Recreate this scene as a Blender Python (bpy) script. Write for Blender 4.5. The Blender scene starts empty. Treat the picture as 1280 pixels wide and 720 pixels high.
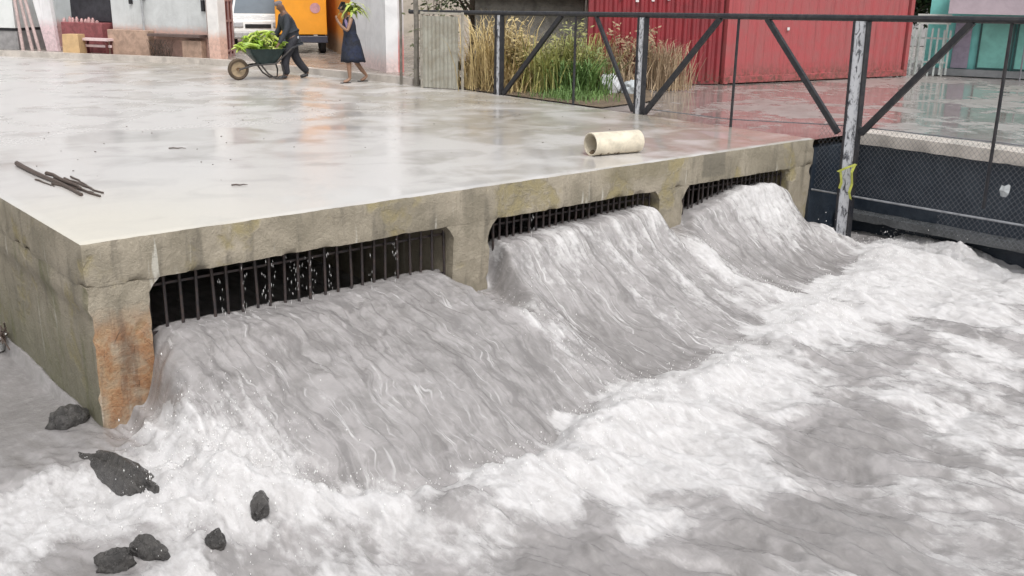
import bpy, bmesh, math, random
import numpy as np
from mathutils import Vector, Matrix, noise as mn

random.seed(7)
rng = np.random.default_rng(11)
SC = bpy.context.scene
COL = SC.collection
R = math.radians

# ------------------------------------------------------------------ nodes
class NT:
    """small helper round a material's node tree"""
    def __init__(s, name):
        s.m = bpy.data.materials.new(name); s.m.use_nodes = True
        s.t = s.m.node_tree; s.n = s.t.nodes; s.l = s.t.links
        s.b = s.n['Principled BSDF']
        s.pos = s.n.new('ShaderNodeNewGeometry').outputs['Position']
    def link(s, a, b):
        if hasattr(a, 'is_output') or isinstance(a, bpy.types.NodeSocket): s.l.new(a, b)
        else: b.default_value = a
    def new(s, t, **k):
        n = s.n.new(t)
        for a, v in k.items(): setattr(n, a, v)
        return n
    def obj(s): return s.new('ShaderNodeTexCoord').outputs['Object']
    def scale(s, v, sc, rot=(0, 0, 0)):
        n = s.new('ShaderNodeMapping'); s.link(v, n.inputs['Vector'])
        n.inputs['Scale'].default_value = sc; n.inputs['Rotation'].default_value = rot
        return n.outputs[0]
    def noise(s, sc, det=6, rough=.6, dist=0, v=None):
        n = s.new('ShaderNodeTexNoise'); s.link(v or s.pos, n.inputs['Vector'])
        n.inputs['Scale'].default_value = sc; n.inputs['Detail'].default_value = det
        n.inputs['Roughness'].default_value = rough; n.inputs['Distortion'].default_value = dist
        return n.outputs['Fac']
    def voro(s, sc, v=None, feat='F1', rand=1):
        n = s.new('ShaderNodeTexVoronoi', feature=feat); s.link(v or s.pos, n.inputs['Vector'])
        n.inputs['Scale'].default_value = sc; n.inputs['Randomness'].default_value = rand
        return n.outputs['Distance']
    def ramp(s, v, a, b, lo=0., hi=1.):
        n = s.new('ShaderNodeMapRange', interpolation_type='SMOOTHSTEP'); s.link(v, n.inputs['Value'])
        n.inputs['From Min'].default_value = a; n.inputs['From Max'].default_value = b
        n.inputs['To Min'].default_value = lo; n.inputs['To Max'].default_value = hi
        return n.outputs[0]
    def math(s, op, a, b=0., c=0.):
        n = s.new('ShaderNodeMath', operation=op)
        s.link(a, n.inputs[0]); s.link(b, n.inputs[1]); s.link(c, n.inputs[2])
        return n.outputs[0]
    def mix(s, f, a, b):
        n = s.new('ShaderNodeMix', data_type='RGBA')
        s.link(f, n.inputs[0])
        for q, i in ((a, 6), (b, 7)):
            if isinstance(q, tuple) and len(q) == 3: q = (*q, 1)
            s.link(q, n.inputs[i])
        return n.outputs[2]
    def sep(s, v=None):
        n = s.new('ShaderNodeSeparateXYZ'); s.link(v or s.pos, n.inputs[0]); return n.outputs
    def attr(s, name):
        return s.new('ShaderNodeAttribute', attribute_name=name).outputs['Fac']
    def bump(s, h, dist=.01, strength=1.):
        n = s.new('ShaderNodeBump'); s.link(h, n.inputs['Height'])
        n.inputs['Distance'].default_value = dist; s.link(strength, n.inputs['Strength'])
        s.l.new(n.outputs[0], s.b.inputs['Normal'])
    def out(s, col=None, rough=None, metal=None, spec=None):
        if col is not None:
            if isinstance(col, tuple) and len(col) == 3: col = (*col, 1)
            s.link(col, s.b.inputs['Base Color'])
        if rough is not None: s.link(rough, s.b.inputs['Roughness'])
        if metal is not None: s.link(metal, s.b.inputs['Metallic'])
        if spec is not None: s.link(spec, s.b.inputs['Specular IOR Level'])
        return s.m

def hexc(r, g, b):
    f = lambda c: c/12.92 if c <= .04045 else ((c+.055)/1.055)**2.4
    return (f(r/255), f(g/255), f(b/255))

MATS = {}
def plain(name, col, rough=.6, var=.25, sc=6., bump=.003, metal=0., col2=None, bsc=None, local=False):
    """painted / weathered surface: base colour mottled by two noises, fine bump"""
    if name in MATS: return MATS[name]
    t = NT(name); v = t.obj() if local else None
    c2 = col2 or tuple(c*(1-var) for c in col)
    f = t.ramp(t.noise(sc, 7, .65, .4, v), .38, .66)
    c = t.mix(f, col, c2)
    f2 = t.ramp(t.noise(sc*5.3, 4, .6, 0, v), .45, .75, 0, .5)
    c = t.mix(f2, c, tuple(x*(1-var*.8) for x in col))
    rr = t.ramp(t.noise(sc*2.1, 4, .6, 0, v), .3, .7, max(.03, rough-.12), min(1, rough+.12))
    if bump: t.bump(t.noise(bsc or sc*8, 5, .65, 0, v), bump)
    MATS[name] = t.out(c, rr, metal)
    return MATS[name]

# ------------------------------------------------------------------ geometry
class MB:
    def __init__(s): s.v = []; s.f = []
    def add(s, vs, fs):
        o = len(s.v); s.v += [tuple(p) for p in vs]; s.f += [tuple(i+o for i in f) for f in fs]; return s
    def box(s, c, d, rot=None, taper=1.):
        x, y, z = (q/2 for q in d)
        M = rot if isinstance(rot, Matrix) else (Matrix.Rotation(rot, 3, 'Z') if rot else Matrix.Identity(3))
        vs = []
        for sz in (-1, 1):
            k = taper if sz > 0 else 1
            for sx, sy in ((-1, -1), (1, -1), (1, 1), (-1, 1)):
                vs.append(Vector(c) + M @ Vector((sx*x*k, sy*y*k, sz*z)))
        return s.add(vs, [(3, 2, 1, 0), (4, 5, 6, 7), (0, 1, 5, 4), (1, 2, 6, 5), (2, 3, 7, 6), (3, 0, 4, 7)])
    def tube(s, pts, r, n=8, cap=True):
        pts = [Vector(p) for p in pts]
        rs = r if isinstance(r, (list, tuple)) else [r]*len(pts)
        rings = []; up = Vector((0, 0, 1))
        t0 = (pts[1]-pts[0]).normalized()
        a = t0.cross(up)
        if a.length < .05: a = t0.cross(Vector((1, 0, 0)))
        a.normalize()
        for i, p in enumerate(pts):
            t = (pts[min(i+1, len(pts)-1)]-pts[max(i-1, 0)]).normalized()
            a = (a-t*a.dot(t)).normalized(); b = t.cross(a)
            rings.append([p+(a*math.cos(2*math.pi*k/n)+b*math.sin(2*math.pi*k/n))*rs[i] for k in range(n)])
        vs = [q for r_ in rings for q in r_]; fs = []
        for i in range(len(pts)-1):
            for k in range(n):
                fs.append((i*n+k, i*n+(k+1) % n, (i+1)*n+(k+1) % n, (i+1)*n+k))
        if cap: fs += [tuple(reversed(range(n))), tuple((len(pts)-1)*n+k for k in range(n))]
        return s.add(vs, fs)
    def prism(s, poly, z0, z1):
        """closed polygon (x, y), counter-clockwise, from z0 to z1"""
        n = len(poly)
        vs = [(x, y, z0) for x, y in poly]+[(x, y, z1) for x, y in poly]
        return s.add(vs, [tuple(reversed(range(n))), tuple(range(n, 2*n))]+[(i, (i+1) % n, n+(i+1) % n, n+i) for i in range(n)])
    def lathe(s, prof, c=(0, 0, 0), n=16, M=None):
        M = M or Matrix.Identity(3); vs = []; fs = []
        for r, z in prof:
            for k in range(n):
                a = 2*math.pi*k/n
                vs.append(Vector(c)+M @ Vector((r*math.cos(a), r*math.sin(a), z)))
        for i in range(len(prof)-1):
            for k in range(n): fs.append((i*n+k, i*n+(k+1) % n, (i+1)*n+(k+1) % n, (i+1)*n+k))
        return s.add(vs, fs)
    def corr(s, p0, p1, z0, z1, pitch=.2, depth=.04, n_out=None, th=.02):
        """trapezoid-corrugated sheet wall from p0 to p1 with thickness"""
        p0 = Vector((*p0, 0)); p1 = Vector((*p1, 0)); d = (p1-p0); Ln = d.length; d.normalize()
        nn = Vector((d.y, -d.x, 0))
        if n_out is not None and nn.dot(Vector((*n_out, 0))) < 0: nn = -nn
        xs = []; k = 0; x = 0
        while x < Ln:
            for dx, h in ((0, 0), (.3, 0), (.5, 1), (.8, 1)):
                if x+dx*pitch < Ln: xs.append((x+dx*pitch, h))
            x += pitch
        xs.append((Ln, 0))
        vs = []; m = len(xs)
        for off in (0, -th):
            for z in (z0, z1):
                for x, h in xs: vs.append(p0+d*x+nn*(h*depth+off)+Vector((0, 0, z)))
        fs = []
        for i in range(m-1):
            fs += [(i, i+1, m+i+1, m+i), (2*m+i+1, 2*m+i, 3*m+i, 3*m+i+1), (m+i, m+i+1, 3*m+i+1, 3*m+i), (i+1, i, 2*m+i, 2*m+i+1)]
        fs += [(0, m, 3*m, 2*m), (m-1, 3*m-1, 4*m-1, 2*m-1)]
        return s.add(vs, fs)
    def build(s, name, mat, parent=None, smooth=False, bevel=0, sharp=40, recalc=False, world=False):
        me = bpy.data.meshes.new(name); me.from_pydata(s.v, [], s.f); me.update()
        if recalc:
            bm = bmesh.new(); bm.from_mesh(me); bmesh.ops.recalc_face_normals(bm, faces=bm.faces); bm.to_mesh(me); bm.free()
        return link(name, me, mat, parent, smooth, bevel, sharp, world)

def link(name, me, mat, parent=None, smooth=False, bevel=0, sharp=40, world=False):
    if mat: me.materials.append(mat)
    if smooth:
        me.polygons.foreach_set('use_smooth', [True]*len(me.polygons))
        if sharp: me.set_sharp_from_angle(angle=R(sharp))
    o = bpy.data.objects.new(name, me); COL.objects.link(o)
    if parent:
        o.parent = parent
        if world:                                       # vertices given in world space
            o.matrix_parent_inverse = matrix_of(parent).inverted()
    if bevel:
        b = o.modifiers.new('bevel', 'BEVEL'); b.width = bevel; b.segments = 2; b.limit_method = 'ANGLE'; b.angle_limit = R(50)
    return o

def matrix_of(o):
    m = Matrix.Translation(o.location) @ o.rotation_euler.to_matrix().to_4x4()
    return matrix_of(o.parent) @ o.matrix_parent_inverse @ m if o.parent else m

def tag(o, label=None, cat=None, group=None, kind=None):
    if label: o['label'] = label
    if cat: o['category'] = cat
    if group: o['group'] = group
    if kind: o['kind'] = kind
    return o
def thing(name, label, cat, loc=(0, 0, 0), rz=0, group=None):
    o = bpy.data.objects.new(name, None); COL.objects.link(o)
    o.location = loc; o.rotation_euler = (0, 0, rz); o.empty_display_size = .2
    return tag(o, label, cat, group)
def copy_tree(o, parent=None):
    c = o.copy(); COL.objects.link(c)
    if parent: c.parent = parent
    for ch in list(o.children): copy_tree(ch, c)
    return c

def rough_box(x0, x1, y0, y1, z0, z1, res, amp, seed=0., chip=.0):
    """box on a grid with worn, uneven faces and rounded, chipped arrises"""
    def cut(a, b):
        n = max(1, round((b-a)/res)); return [a+(b-a)*i/n for i in range(n+1)]
    X, Y, Z = cut(x0, x1), cut(y0, y1), cut(z0, z1)
    idx = {}; vs = []; fs = []
    nx, ny, nz = len(X)-1, len(Y)-1, len(Z)-1
    def g(i, j, k):
        key = (i, j, k)
        if key not in idx:
            idx[key] = len(vs); p = Vector((X[i], Y[j], Z[k]))
            ex = (i in (0, nx))+(j in (0, ny))+(k in (0, nz))
            nrm = Vector(((i == nx)-(i == 0), (j == ny)-(j == 0), (k == nz)-(k == 0)))
            q = p*3.1+Vector((seed, seed*2, 0))
            d = (mn.noise(q)*.6+mn.noise(q*3.7)*.35+mn.noise(q*9)*.2)*amp
            if ex > 1:
                c = mn.noise(p*5.3+Vector((seed, 7, 3))); d -= .006+(max(0, c-.12)*chip if k < nz else 0)
            vs.append(p+nrm*d)
        return idx[key]
    for i in range(nx):
        for j in range(ny):
            fs.append((g(i, j+1, 0), g(i+1, j+1, 0), g(i+1, j, 0), g(i, j, 0)))
            fs.append((g(i, j, nz), g(i+1, j, nz), g(i+1, j+1, nz), g(i, j+1, nz)))
    for i in range(nx):
        for k in range(nz):
            fs.append((g(i, 0, k), g(i+1, 0, k), g(i+1, 0, k+1), g(i, 0, k+1)))
            fs.append((g(i, ny, k+1), g(i+1, ny, k+1), g(i+1, ny, k), g(i, ny, k)))
    for j in range(ny):
        for k in range(nz):
            fs.append((g(0, j, k+1), g(0, j+1, k+1), g(0, j+1, k), g(0, j, k)))
            fs.append((g(nx, j, k), g(nx, j+1, k), g(nx, j+1, k+1), g(nx, j, k+1)))
    m = MB(); m.v = vs; m.f = fs
    return m

# ------------------------------------------------------------------ numpy noise
_perm = rng.permutation(512); _perm = np.concatenate([_perm, _perm, _perm])
_gr = np.stack([np.cos(np.linspace(0, 2*np.pi, 64, endpoint=False)), np.sin(np.linspace(0, 2*np.pi, 64, endpoint=False))], 1)
def pn(x, y, seed=0):
    x = x+seed*17.31; y = y+seed*9.77
    xi = np.floor(x).astype(np.int64); yi = np.floor(y).astype(np.int64); xf = x-xi; yf = y-yi
    u = xf**3*(xf*(xf*6-15)+10); v = yf**3*(yf*(yf*6-15)+10)
    def gd(a, b, dx, dy):
        h = _perm[_perm[a & 511]+(b & 511)] & 63; g = _gr[h]; return g[..., 0]*dx+g[..., 1]*dy
    a = gd(xi, yi, xf, yf); b = gd(xi+1, yi, xf-1, yf); c = gd(xi, yi+1, xf, yf-1); d = gd(xi+1, yi+1, xf-1, yf-1)
    return ((a+(b-a)*u)+((c+(d-c)*u)-(a+(b-a)*u))*v)*1.5
def fbm(x, y, o=4, g=.5, seed=0, lac=2.03):
    s = 0; a = 1.; n = 0
    for i in range(o): s = s+a*pn(x*lac**i, y*lac**i, seed+i); n += a; a *= g
    return s/n
def ridge(x, y, o=4, g=.5, seed=0):
    s = 0; a = 1.; n = 0
    for i in range(o): s = s+a*(1-np.sqrt(pn(x*2.07**i, y*2.07**i, seed+i)**2+.012)*1.6); n += a; a *= g
    return s/n
def sm(a, b, x):
    t = np.clip((x-a)/(b-a), 0, 1); return t*t*(3-2*t)

# ------------------------------------------------------------------ materials
def wet_deck():
    t = NT('wet_concrete'); X, Y, Z = t.sep()
    flat = t.scale(t.pos, (1, 1, 0))
    big = t.noise(.33, 5, .55, .8, flat); mid = t.noise(1.3, 5, .5, .5, flat); fine = t.noise(14, 6, .7, 0, flat)
    mud = t.math('ADD', t.ramp(X, 3.6, 8.5, -.22, .16), t.math('MULTIPLY', t.math('SUBTRACT', mid, .5), 1.1))
    mud = t.ramp(t.math('ADD', mud, big), .36, .82)
    c = t.mix(mud, (.55, .53, .515), (.33, .30, .25))
    c = t.mix(t.ramp(mid, .5, .72), c, (.46, .442, .43))
    c = t.mix(t.ramp(fine, .55, .85, 0, .25), c, (.28, .25, .21))
    # pale cement skin near the front left corner
    c = t.mix(t.math('MULTIPLY', t.ramp(X, 3.5, .0), t.ramp(Y, 3.2, .3, 0, .7)), c, (.60, .56, .46))
    # standing water lies in irregular sheets: smooth and a little darker
    pud = t.ramp(t.math('ADD', t.math('MULTIPLY', mid, .45), t.math('MULTIPLY', t.noise(.55, 3, .5, 1.2, flat), .75)), .50, .74)
    c = t.mix(t.math('MULTIPLY', pud, .12), c, (.3, .28, .255))
    r = t.math('ADD', t.math('ADD', t.ramp(pud, 0, 1, .23, .10), t.ramp(Y, 4.0, 9.5, 0, .13)), t.math('MULTIPLY', t.math('SUBTRACT', fine, .5), .12))
    r = t.math('MAXIMUM', r, .08)
    t.bump(t.math('ADD', t.math('MULTIPLY', fine, .5), t.noise(60, 3, .6, 0, flat)), .004, t.ramp(pud, 0, 1, .35, .04))
    return t.out(c, r, None, .6)

def concrete(name, rust=False, side=False):
    t = NT(name); X, Y, Z = t.sep()
    n1 = t.noise(1.7, 7, .62, .6); n2 = t.noise(7, 7, .68, .4); n3 = t.noise(38, 5, .7)
    c = t.mix(t.ramp(n1, .36, .66), (.36, .315, .245), (.235, .207, .155))
    # damp streaks that ran down from the deck edge
    st = t.noise(1., 5, .6, .3, t.scale(t.pos, (5.5, 5.5, .7)))
    c = t.mix(t.ramp(st, .52, .68, 0, .65), c, (.14, .124, .096))
    c = t.mix(t.ramp(t.noise(1., 3, .5, .2, t.scale(t.pos, (9, 9, .8))), .64, .72, 0, .7), c, (.58, .56, .5))
    # yellow-brown lichen and spalls
    sp = t.ramp(t.math('MULTIPLY', t.ramp(t.noise(1.1, 4, .5, .6), .44, .66), n2), .30, .62)
    c = t.mix(sp, c, (.29, .245, .135))
    c = t.mix(t.ramp(n3, .60, .74, 0, .8), c, (.12, .105, .08))
    c = t.mix(t.ramp(t.voro(9), .0, .11, .55, 0), c, (.1, .09, .07))
    if not rust and not side:
        # damp rectangle left on the face by the third pier
        a = t.math('MULTIPLY', t.ramp(t.math('ABSOLUTE', t.math('SUBTRACT', t.math('ADD', X, t.math('MULTIPLY', n2, .12)), 8.36)), .27, .22), t.ramp(Z, -.35, -.30))
        c = t.mix(t.math('MULTIPLY', a, .75), c, (.15, .135, .105))
        a = t.math('MULTIPLY', t.ramp(t.math('ABSOLUTE', t.math('SUBTRACT', X, 6.75)), .75, .45), t.ramp(t.math('ADD', Z, t.math('MULTIPLY', n2, .3)), -.14, .02))
        c = t.mix(t.math('MULTIPLY', a, .6), c, (.22, .19, .12))
    if side:
        a = t.ramp(t.math('ADD', Z, t.math('MULTIPLY', n1, 1.2)), .1, -1.3)
        c = t.mix(t.math('MULTIPLY', a, .85), c, (.155, .15, .10))
        c = t.mix(t.ramp(t.noise(1., 6, .6, .8, t.scale(t.pos, (1, 1.8, .6))), .5, .66, 0, .7), c, (.135, .135, .065))
    if rust:
        a = t.ramp(t.math('ADD', Z, t.math('MULTIPLY', t.math('SUBTRACT', t.math('ADD', n2, n1), 1.0), .5)), -.58, -.86)
        rc = t.mix(t.ramp(n2, .35, .65), (.40, .245, .125), (.32, .165, .08))
        rc = t.mix(t.ramp(n1, .52, .7), rc, (.46, .35, .24))
        rc = t.mix(t.ramp(n3, .52, .7, 0, .6), rc, (.16, .08, .04))
        rc = t.mix(t.ramp(st, .52, .66, 0, .7), rc, (.14, .075, .045))
        ck = t.voro(4.2, t.scale(t.pos, (1, 1, 1.3)), 'DISTANCE_TO_EDGE')
        rc = t.mix(t.math('MULTIPLY', t.ramp(ck, .016, .0), t.ramp(n2, .48, .62)), rc, (.08, .04, .02))
        a = t.math('MULTIPLY', a, t.ramp(t.math('ADD', t.math('MULTIPLY', n1, .6), t.math('MULTIPLY', n2, .4)), .38, .54, .35, 1))
        c = t.mix(a, c, rc)
    h = t.math('ADD', t.math('MULTIPLY', n2, 1.2), t.math('MULTIPLY', n3, .5))
    h = t.math('SUBTRACT', h, t.math('MULTIPLY', sp, .7))
    t.bump(h, .022, .9)
    return t.out(c, t.ramp(n2, .3, .7, .38, .75))

def water_mat():
    t = NT('silty_water'); fo = t.attr('foam'); fl = t.attr('flow')
    P = t.scale(t.pos, (1, .34, 1))
    n1 = t.noise(5, 8, .66, .6, P); n2 = t.noise(17, 7, .62, .35, t.scale(t.pos, (1, .5, 1))); n3 = t.noise(2.2, 5, .6, 1.5)
    br = t.math('ADD', t.math('MULTIPLY', t.math('SUBTRACT', n1, .5), .85), t.math('MULTIPLY', t.math('SUBTRACT', n2, .5), .7))
    f = t.ramp(t.math('ADD', fo, br), .26, .80)
    W = t.new('ShaderNodeVectorMath', operation='MULTIPLY_ADD'); t.link(t.new('ShaderNodeTexNoise').outputs['Color'], W.inputs[0])
    W.inputs[0].links[0].from_node.inputs['Scale'].default_value = 2.2; t.link(t.pos, W.inputs[0].links[0].from_node.inputs['Vector'])
    W.inputs[1].default_value = (.35, .5, .2); t.link(t.pos, W.inputs[2])
    th = t.noise(1, 4, .6, .3, t.scale(W.outputs[0], (20, 1.3, 1.3))); t2 = t.noise(1, 4, .62, .4, t.scale(W.outputs[0], (8, 1.0, 1.0)))
    thr = t.math('MULTIPLY', t.ramp(th, .53, .66), t.ramp(t2, .44, .6))
    f = t.math('MAXIMUM', f, t.math('MULTIPLY', thr, t.math('MULTIPLY', fl, t.math('ADD', t.ramp(n3, .40, .58, .25, .80), t.ramp(t.sep()[0], 4.1, 5.0, 0, .3)))))
    web = t.voro(7.5, t.scale(t.pos, (1, .55, 1)), 'SMOOTH_F1')
    f = t.math('MULTIPLY', f, t.ramp(t.math('ADD', web, t.math('MULTIPLY', fo, .55)), .25, .6, .55, 1))
    wc = t.mix(t.ramp(n3, .35, .65), (.325, .31, .309), (.245, .234, .231))
    wc = t.mix(t.math('MULTIPLY', fl, t.ramp(t2, .50, .36, 0, .6)), wc, (.15, .142, .14))
    wc = t.mix(t.ramp(n2, .5, .8, 0, .4), wc, (.42, .40, .395))
    fw = t.mix(t.ramp(t.noise(9, 7, .68, .8, P), .35, .68), (.575, .565, .567), (.46, .447, .445))
    wc = t.mix(t.ramp(t.math('ADD', fo, t.math('MULTIPLY', br, .25)), .14, -.06, 0, .6), wc, (.18, .17, .166))
    c = t.mix(f, wc, fw)
    t.link(t.ramp(f, .1, .9, 0, .6), t.b.inputs['Subsurface Weight']); t.b.inputs['Subsurface Radius'].default_value = (1, 1, 1); t.b.inputs['Subsurface Scale'].default_value = .05
    r = t.ramp(f, 0, .8, .11, .55)
    h = t.math('ADD', t.math('MULTIPLY', n2, .8), t.math('MULTIPLY', t.noise(46, 5, .6, .2), .4))
    t.bump(h, .03, t.ramp(f, 0, 1, .35, .5))
    t.b.inputs['IOR'].default_value = 1.33
    return t.out(c, r)

def peeled_paint():
    t = NT('peeling_white_paint'); v = t.scale(t.pos, (3, 3, 1.1))
    n = t.noise(5, 7, .7, .8, v)
    c = t.mix(t.ramp(n, .50, .60), (.64, .65, .68), (.07, .073, .085))
    c = t.mix(t.ramp(t.noise(16, 5, .6), .5, .7, 0, .5), c, (.3, .31, .36))
    t.bump(n, .006)
    return t.out(c, .5)

def yard_mat():
    t = NT('wet_yard'); fl = t.scale(t.pos, (1, 1, 0))
    a = t.noise(.5, 6, .6, 1, fl); b = t.noise(3.2, 7, .65, .6, fl); c_ = t.noise(24, 5, .7, 0, fl)
    c = t.mix(t.ramp(b, .38, .64), (.31, .285, .27), (.22, .195, .18))
    c = t.mix(t.ramp(c_, .52, .75, 0, .5), c, (.38, .36, .34))
    p = t.ramp(t.math('ADD', t.math('MULTIPLY', a, .7), t.math('MULTIPLY', b, .3)), .44, .56)
    r = t.ramp(p, 0, 1, .34, .05)
    t.bump(t.math('ADD', b, c_), .01, t.ramp(p, 0, 1, .5, .05))
    return t.out(c, r, None, .6)

def soil_mat():
    t = NT('muddy_soil'); a = t.noise(3, 7, .65, .5); b = t.noise(22, 6, .7)
    c = t.mix(t.ramp(a, .35, .65), (.20, .145, .095), (.11, .082, .055))
    c = t.mix(t.ramp(b, .52, .72), c, (.28, .22, .15))
    t.bump(b, .03)
    return t.out(c, .8)

def leafy(name, c1, c2, rough=.6):
    t = NT(name); n = t.noise(2.2, 4, .6); m = t.noise(31, 3, .6)
    c = t.mix(t.ramp(n, .35, .65), c1, c2)
    c = t.mix(t.ramp(m, .45, .7, 0, .7), c, tuple(q*.55 for q in c1))
    t.b.inputs['Subsurface Weight'].default_value = 0
    return t.out(c, rough)

def stained_wall(name, col, base, zt, edge=.25):
    """render painted in col with a differently coloured dado below zt"""
    t = NT(name); X, Y, Z = t.sep()
    n = t.noise(1.6, 6, .6, .5); n2 = t.noise(11, 6, .68)
    c = t.mix(t.ramp(n, .35, .7), col, tuple(q*.83 for q in col))
    st = t.noise(1, 5, .6, .2, t.scale(t.pos, (4, 4, .5)))
    c = t.mix(t.ramp(st, .55, .7, 0, .5), c, tuple(q*.66 for q in col))
    a = t.ramp(t.math('ADD', Z, t.math('MULTIPLY', t.math('SUBTRACT', n2, .5), edge)), zt+edge*.5, zt-edge*.5)
    b = t.mix(t.ramp(n2, .4, .65), base, tuple(q*.75 for q in base))
    t.bump(n2, .008)
    return t.out(t.mix(a, c, b), .75)

M_deck = wet_deck(); M_conc = concrete('weathered_concrete'); M_rust = concrete('rust_stained_concrete', True)
M_side = concrete('mossy_concrete', side=True); M_water = water_mat(); M_peel = peeled_paint(); M_yard = yard_mat(); M_soil = soil_mat()
M_black = plain('chipped_black_paint', (.014, .015, .02), .45, .3, 9, .003, col2=(.034, .032, .034))
M_iron = plain('rusty_iron', (.028, .024, .026), .55, .4, 20, .004, col2=(.06, .04, .034))
M_void = plain('culvert_void_dark', (.025, .023, .021), .7, .4, 3, .01)  # near-black colour gives the back wall the darkness of the culvert interior
M_wallD = plain('shaded_wet_wall', (.013, .021, .034), .5, .45, 2.2, .012, col2=(.028, .038, .052))  # shade under the yard edge is put into this near-black bluish colour
M_wire = plain('galvanised_wire', (.22, .23, .25), .45, .3, 20, 0, .5)
M_kerb = plain('kerb_concrete', (.56, .51, .46), .5, .3, 2.5, .008)
M_pave = plain('wet_pavement', (.33, .29, .255), .28, .35, 1.3, .006)

# ------------------------------------------------------------------ culvert
LX = 10.69
cul = thing('box_culvert', 'low concrete box culvert with stained piers and a wet flat deck pouring floodwater', 'culvert')
slab = rough_box(0, LX, 0, 7.0, -.40, 0, .055, .012, 3.3, .05)
# keep the deck top flat: only the faces and arrises wear
slab.v = [(x, y, (0.0 if z > -.03 and y > .03 and .03 < x < LX-.03 else (min(z, 0)-.004 if z > -.03 else z))) for x, y, z in slab.v]
slab_o = slab.build('deck_slab', M_conc, cul, True, sharp=38)
slab_o.data.materials.append(M_deck)
for p in slab_o.data.polygons:
    if p.normal.z > .5 and p.center.z > -.05: p.material_index = 1
for i, (a, b) in enumerate(((0.0, .55), (3.88, 4.40), (7.24, 7.73), (10.14, LX))):
    mm = rough_box(a if i else .006, b, .006, 6.9, -2.6, -.385, .07, .012, i*5.1, .08)
    vs = []
    for x, y, z in mm.v:                      # haunch under the slab and slow wear at the foot
        k = max(0, (-.40-z)); 
        if y < .3: y = y+.05*k
        h = max(0, z+.50)*.95
        if abs(x-a) < .03 and i: x -= h
        if abs(x-b) < .03 and i < 3: x += h
        if i == 0 and z < -.62 and x < .03: x += .035
        vs.append((x, y, z))
    mm.v = vs
    o = mm.build('pier', M_rust if i == 0 else M_conc, cul, True, sharp=38)
    if i == 0: o['label'] = 'corner pier with orange rust-stained broken foot'
    if i == 0:
        o.data.materials.append(M_side)
        for p in o.data.polygons:
            if p.normal.x < -.75: p.material_index = 1
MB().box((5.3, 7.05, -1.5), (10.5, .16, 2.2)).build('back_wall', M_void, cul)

def grate(x0, x1, lab, pitch=.111):
    t = thing('iron_grate', lab, 'grate', (x0, .16, -.4), 0, 'iron grates across the culvert openings')
    n = max(2, round((x1-x0)/pitch)); 
    for i in range(n+1):
        x = .03+(x1-x0-.06)*i/n+random.uniform(-.012, .012)
        lean = random.uniform(-.014, .014)
        MB().tube([(x, 0, .03), (x+lean, random.uniform(-.01, .01), -.45), (x+lean*1.5, 0, -1.0)], .0145, 6).build('bar', M_iron, t, True)
    for z in (-.115, -.56):
        m = MB(); m.box(((x1-x0)/2, .034, z), (x1-x0, .012, .022)); m.build('rail', M_iron, t)
    return t
grate(.56, 3.87, 'longest rusty bar grate, beside the orange stained corner pier', .15)
grate(4.41, 7.23, 'rusty bar grate in the middle opening below the white pipe')
grate(7.74, 10.13, 'rusty bar grate in the opening nearest the black gate')

# ------------------------------------------------------------------ setting
def sheet(name, poly, z, mat, hole=None):
    m = MB(); m.add([(x, y, z) for x, y in poly], [tuple(range(len(poly)))])
    return tag(m.build(name, mat), kind='structure')

KERB = [(-9, 44), (-2.5, 35), (2.2, 28.2), (5.33, 23.4), (7.4, 20.3), (8.9, 17.9), (9.55, 15.6), (9.85, 13.4), (10.1, 11.6), (10.35, 10.0)]
sheet('road', [(-60, 7.0), (0, 7.0), (LX, 7.0), (10.69, 10.0)]+list(reversed(KERB))+[(-60, 60)], -.001, M_deck)
# kerb: a real step following the bend
def strip(name, line, w, z0, z1, mat):
    m = MB(); L = [Vector((*p, 0)) for p in line]; vs = []
    for i, p in enumerate(L):
        d = (L[min(i+1, len(L)-1)]-L[max(i-1, 0)]).normalized(); n = Vector((-d.y, d.x, 0))
        if n.x < 0: n = -n
        for off in (0, w):
            for z in (z0, z1): vs.append(p+n*off+Vector((0, 0, z+(mn.noise(p*1.3)*.012 if z == z1 else 0))))
    fs = []
    for i in range(len(L)-1):
        a = i*4; b = a+4
        fs += [(a, b, b+1, a+1), (a+1, b+1, b+3, a+3), (a+3, b+3, b+2, a+2)]
    fs += [(0, 1, 3, 2), (len(vs)-4, len(vs)-2, len(vs)-1, len(vs)-3)]
    return m.add(vs, fs).build(name, mat, None, recalc=True)
def dens(line, st=.6):
    out = []
    for a, b in zip(line, line[1:]):
        n = max(1, int(math.dist(a, b)/st))
        out += [(a[0]+(b[0]-a[0])*i/n, a[1]+(b[1]-a[1])*i/n) for i in range(n)]
    return out+[line[-1]]
tag(strip('kerb', dens(KERB), .22, -.05, .15, M_kerb), kind='structure')
sheet('pavement', KERB+[(12.2, 10.0), (14, 14), (60, 22), (60, 80), (-9, 80)], .115, M_pave)
sheet('yard', [(LX, 0.0), (11.62, 0.0), (11.62, -14), (70, -14), (70, 30), (12.2, 10.0), (LX, 10.0)], -.02, M_yard)
sheet('ground', [(-400, -400), (400, -400), (400, 400), (-400, 400)], -3.0, M_soil)
sheet('terrain', [(14, 14.2), (70, 30), (70, -14), (400, -400), (400, 400), (-400, 400), (-400, 62), (-60, 60), (-9, 80), (60, 80), (60, 22)], -.05, M_soil)
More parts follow.
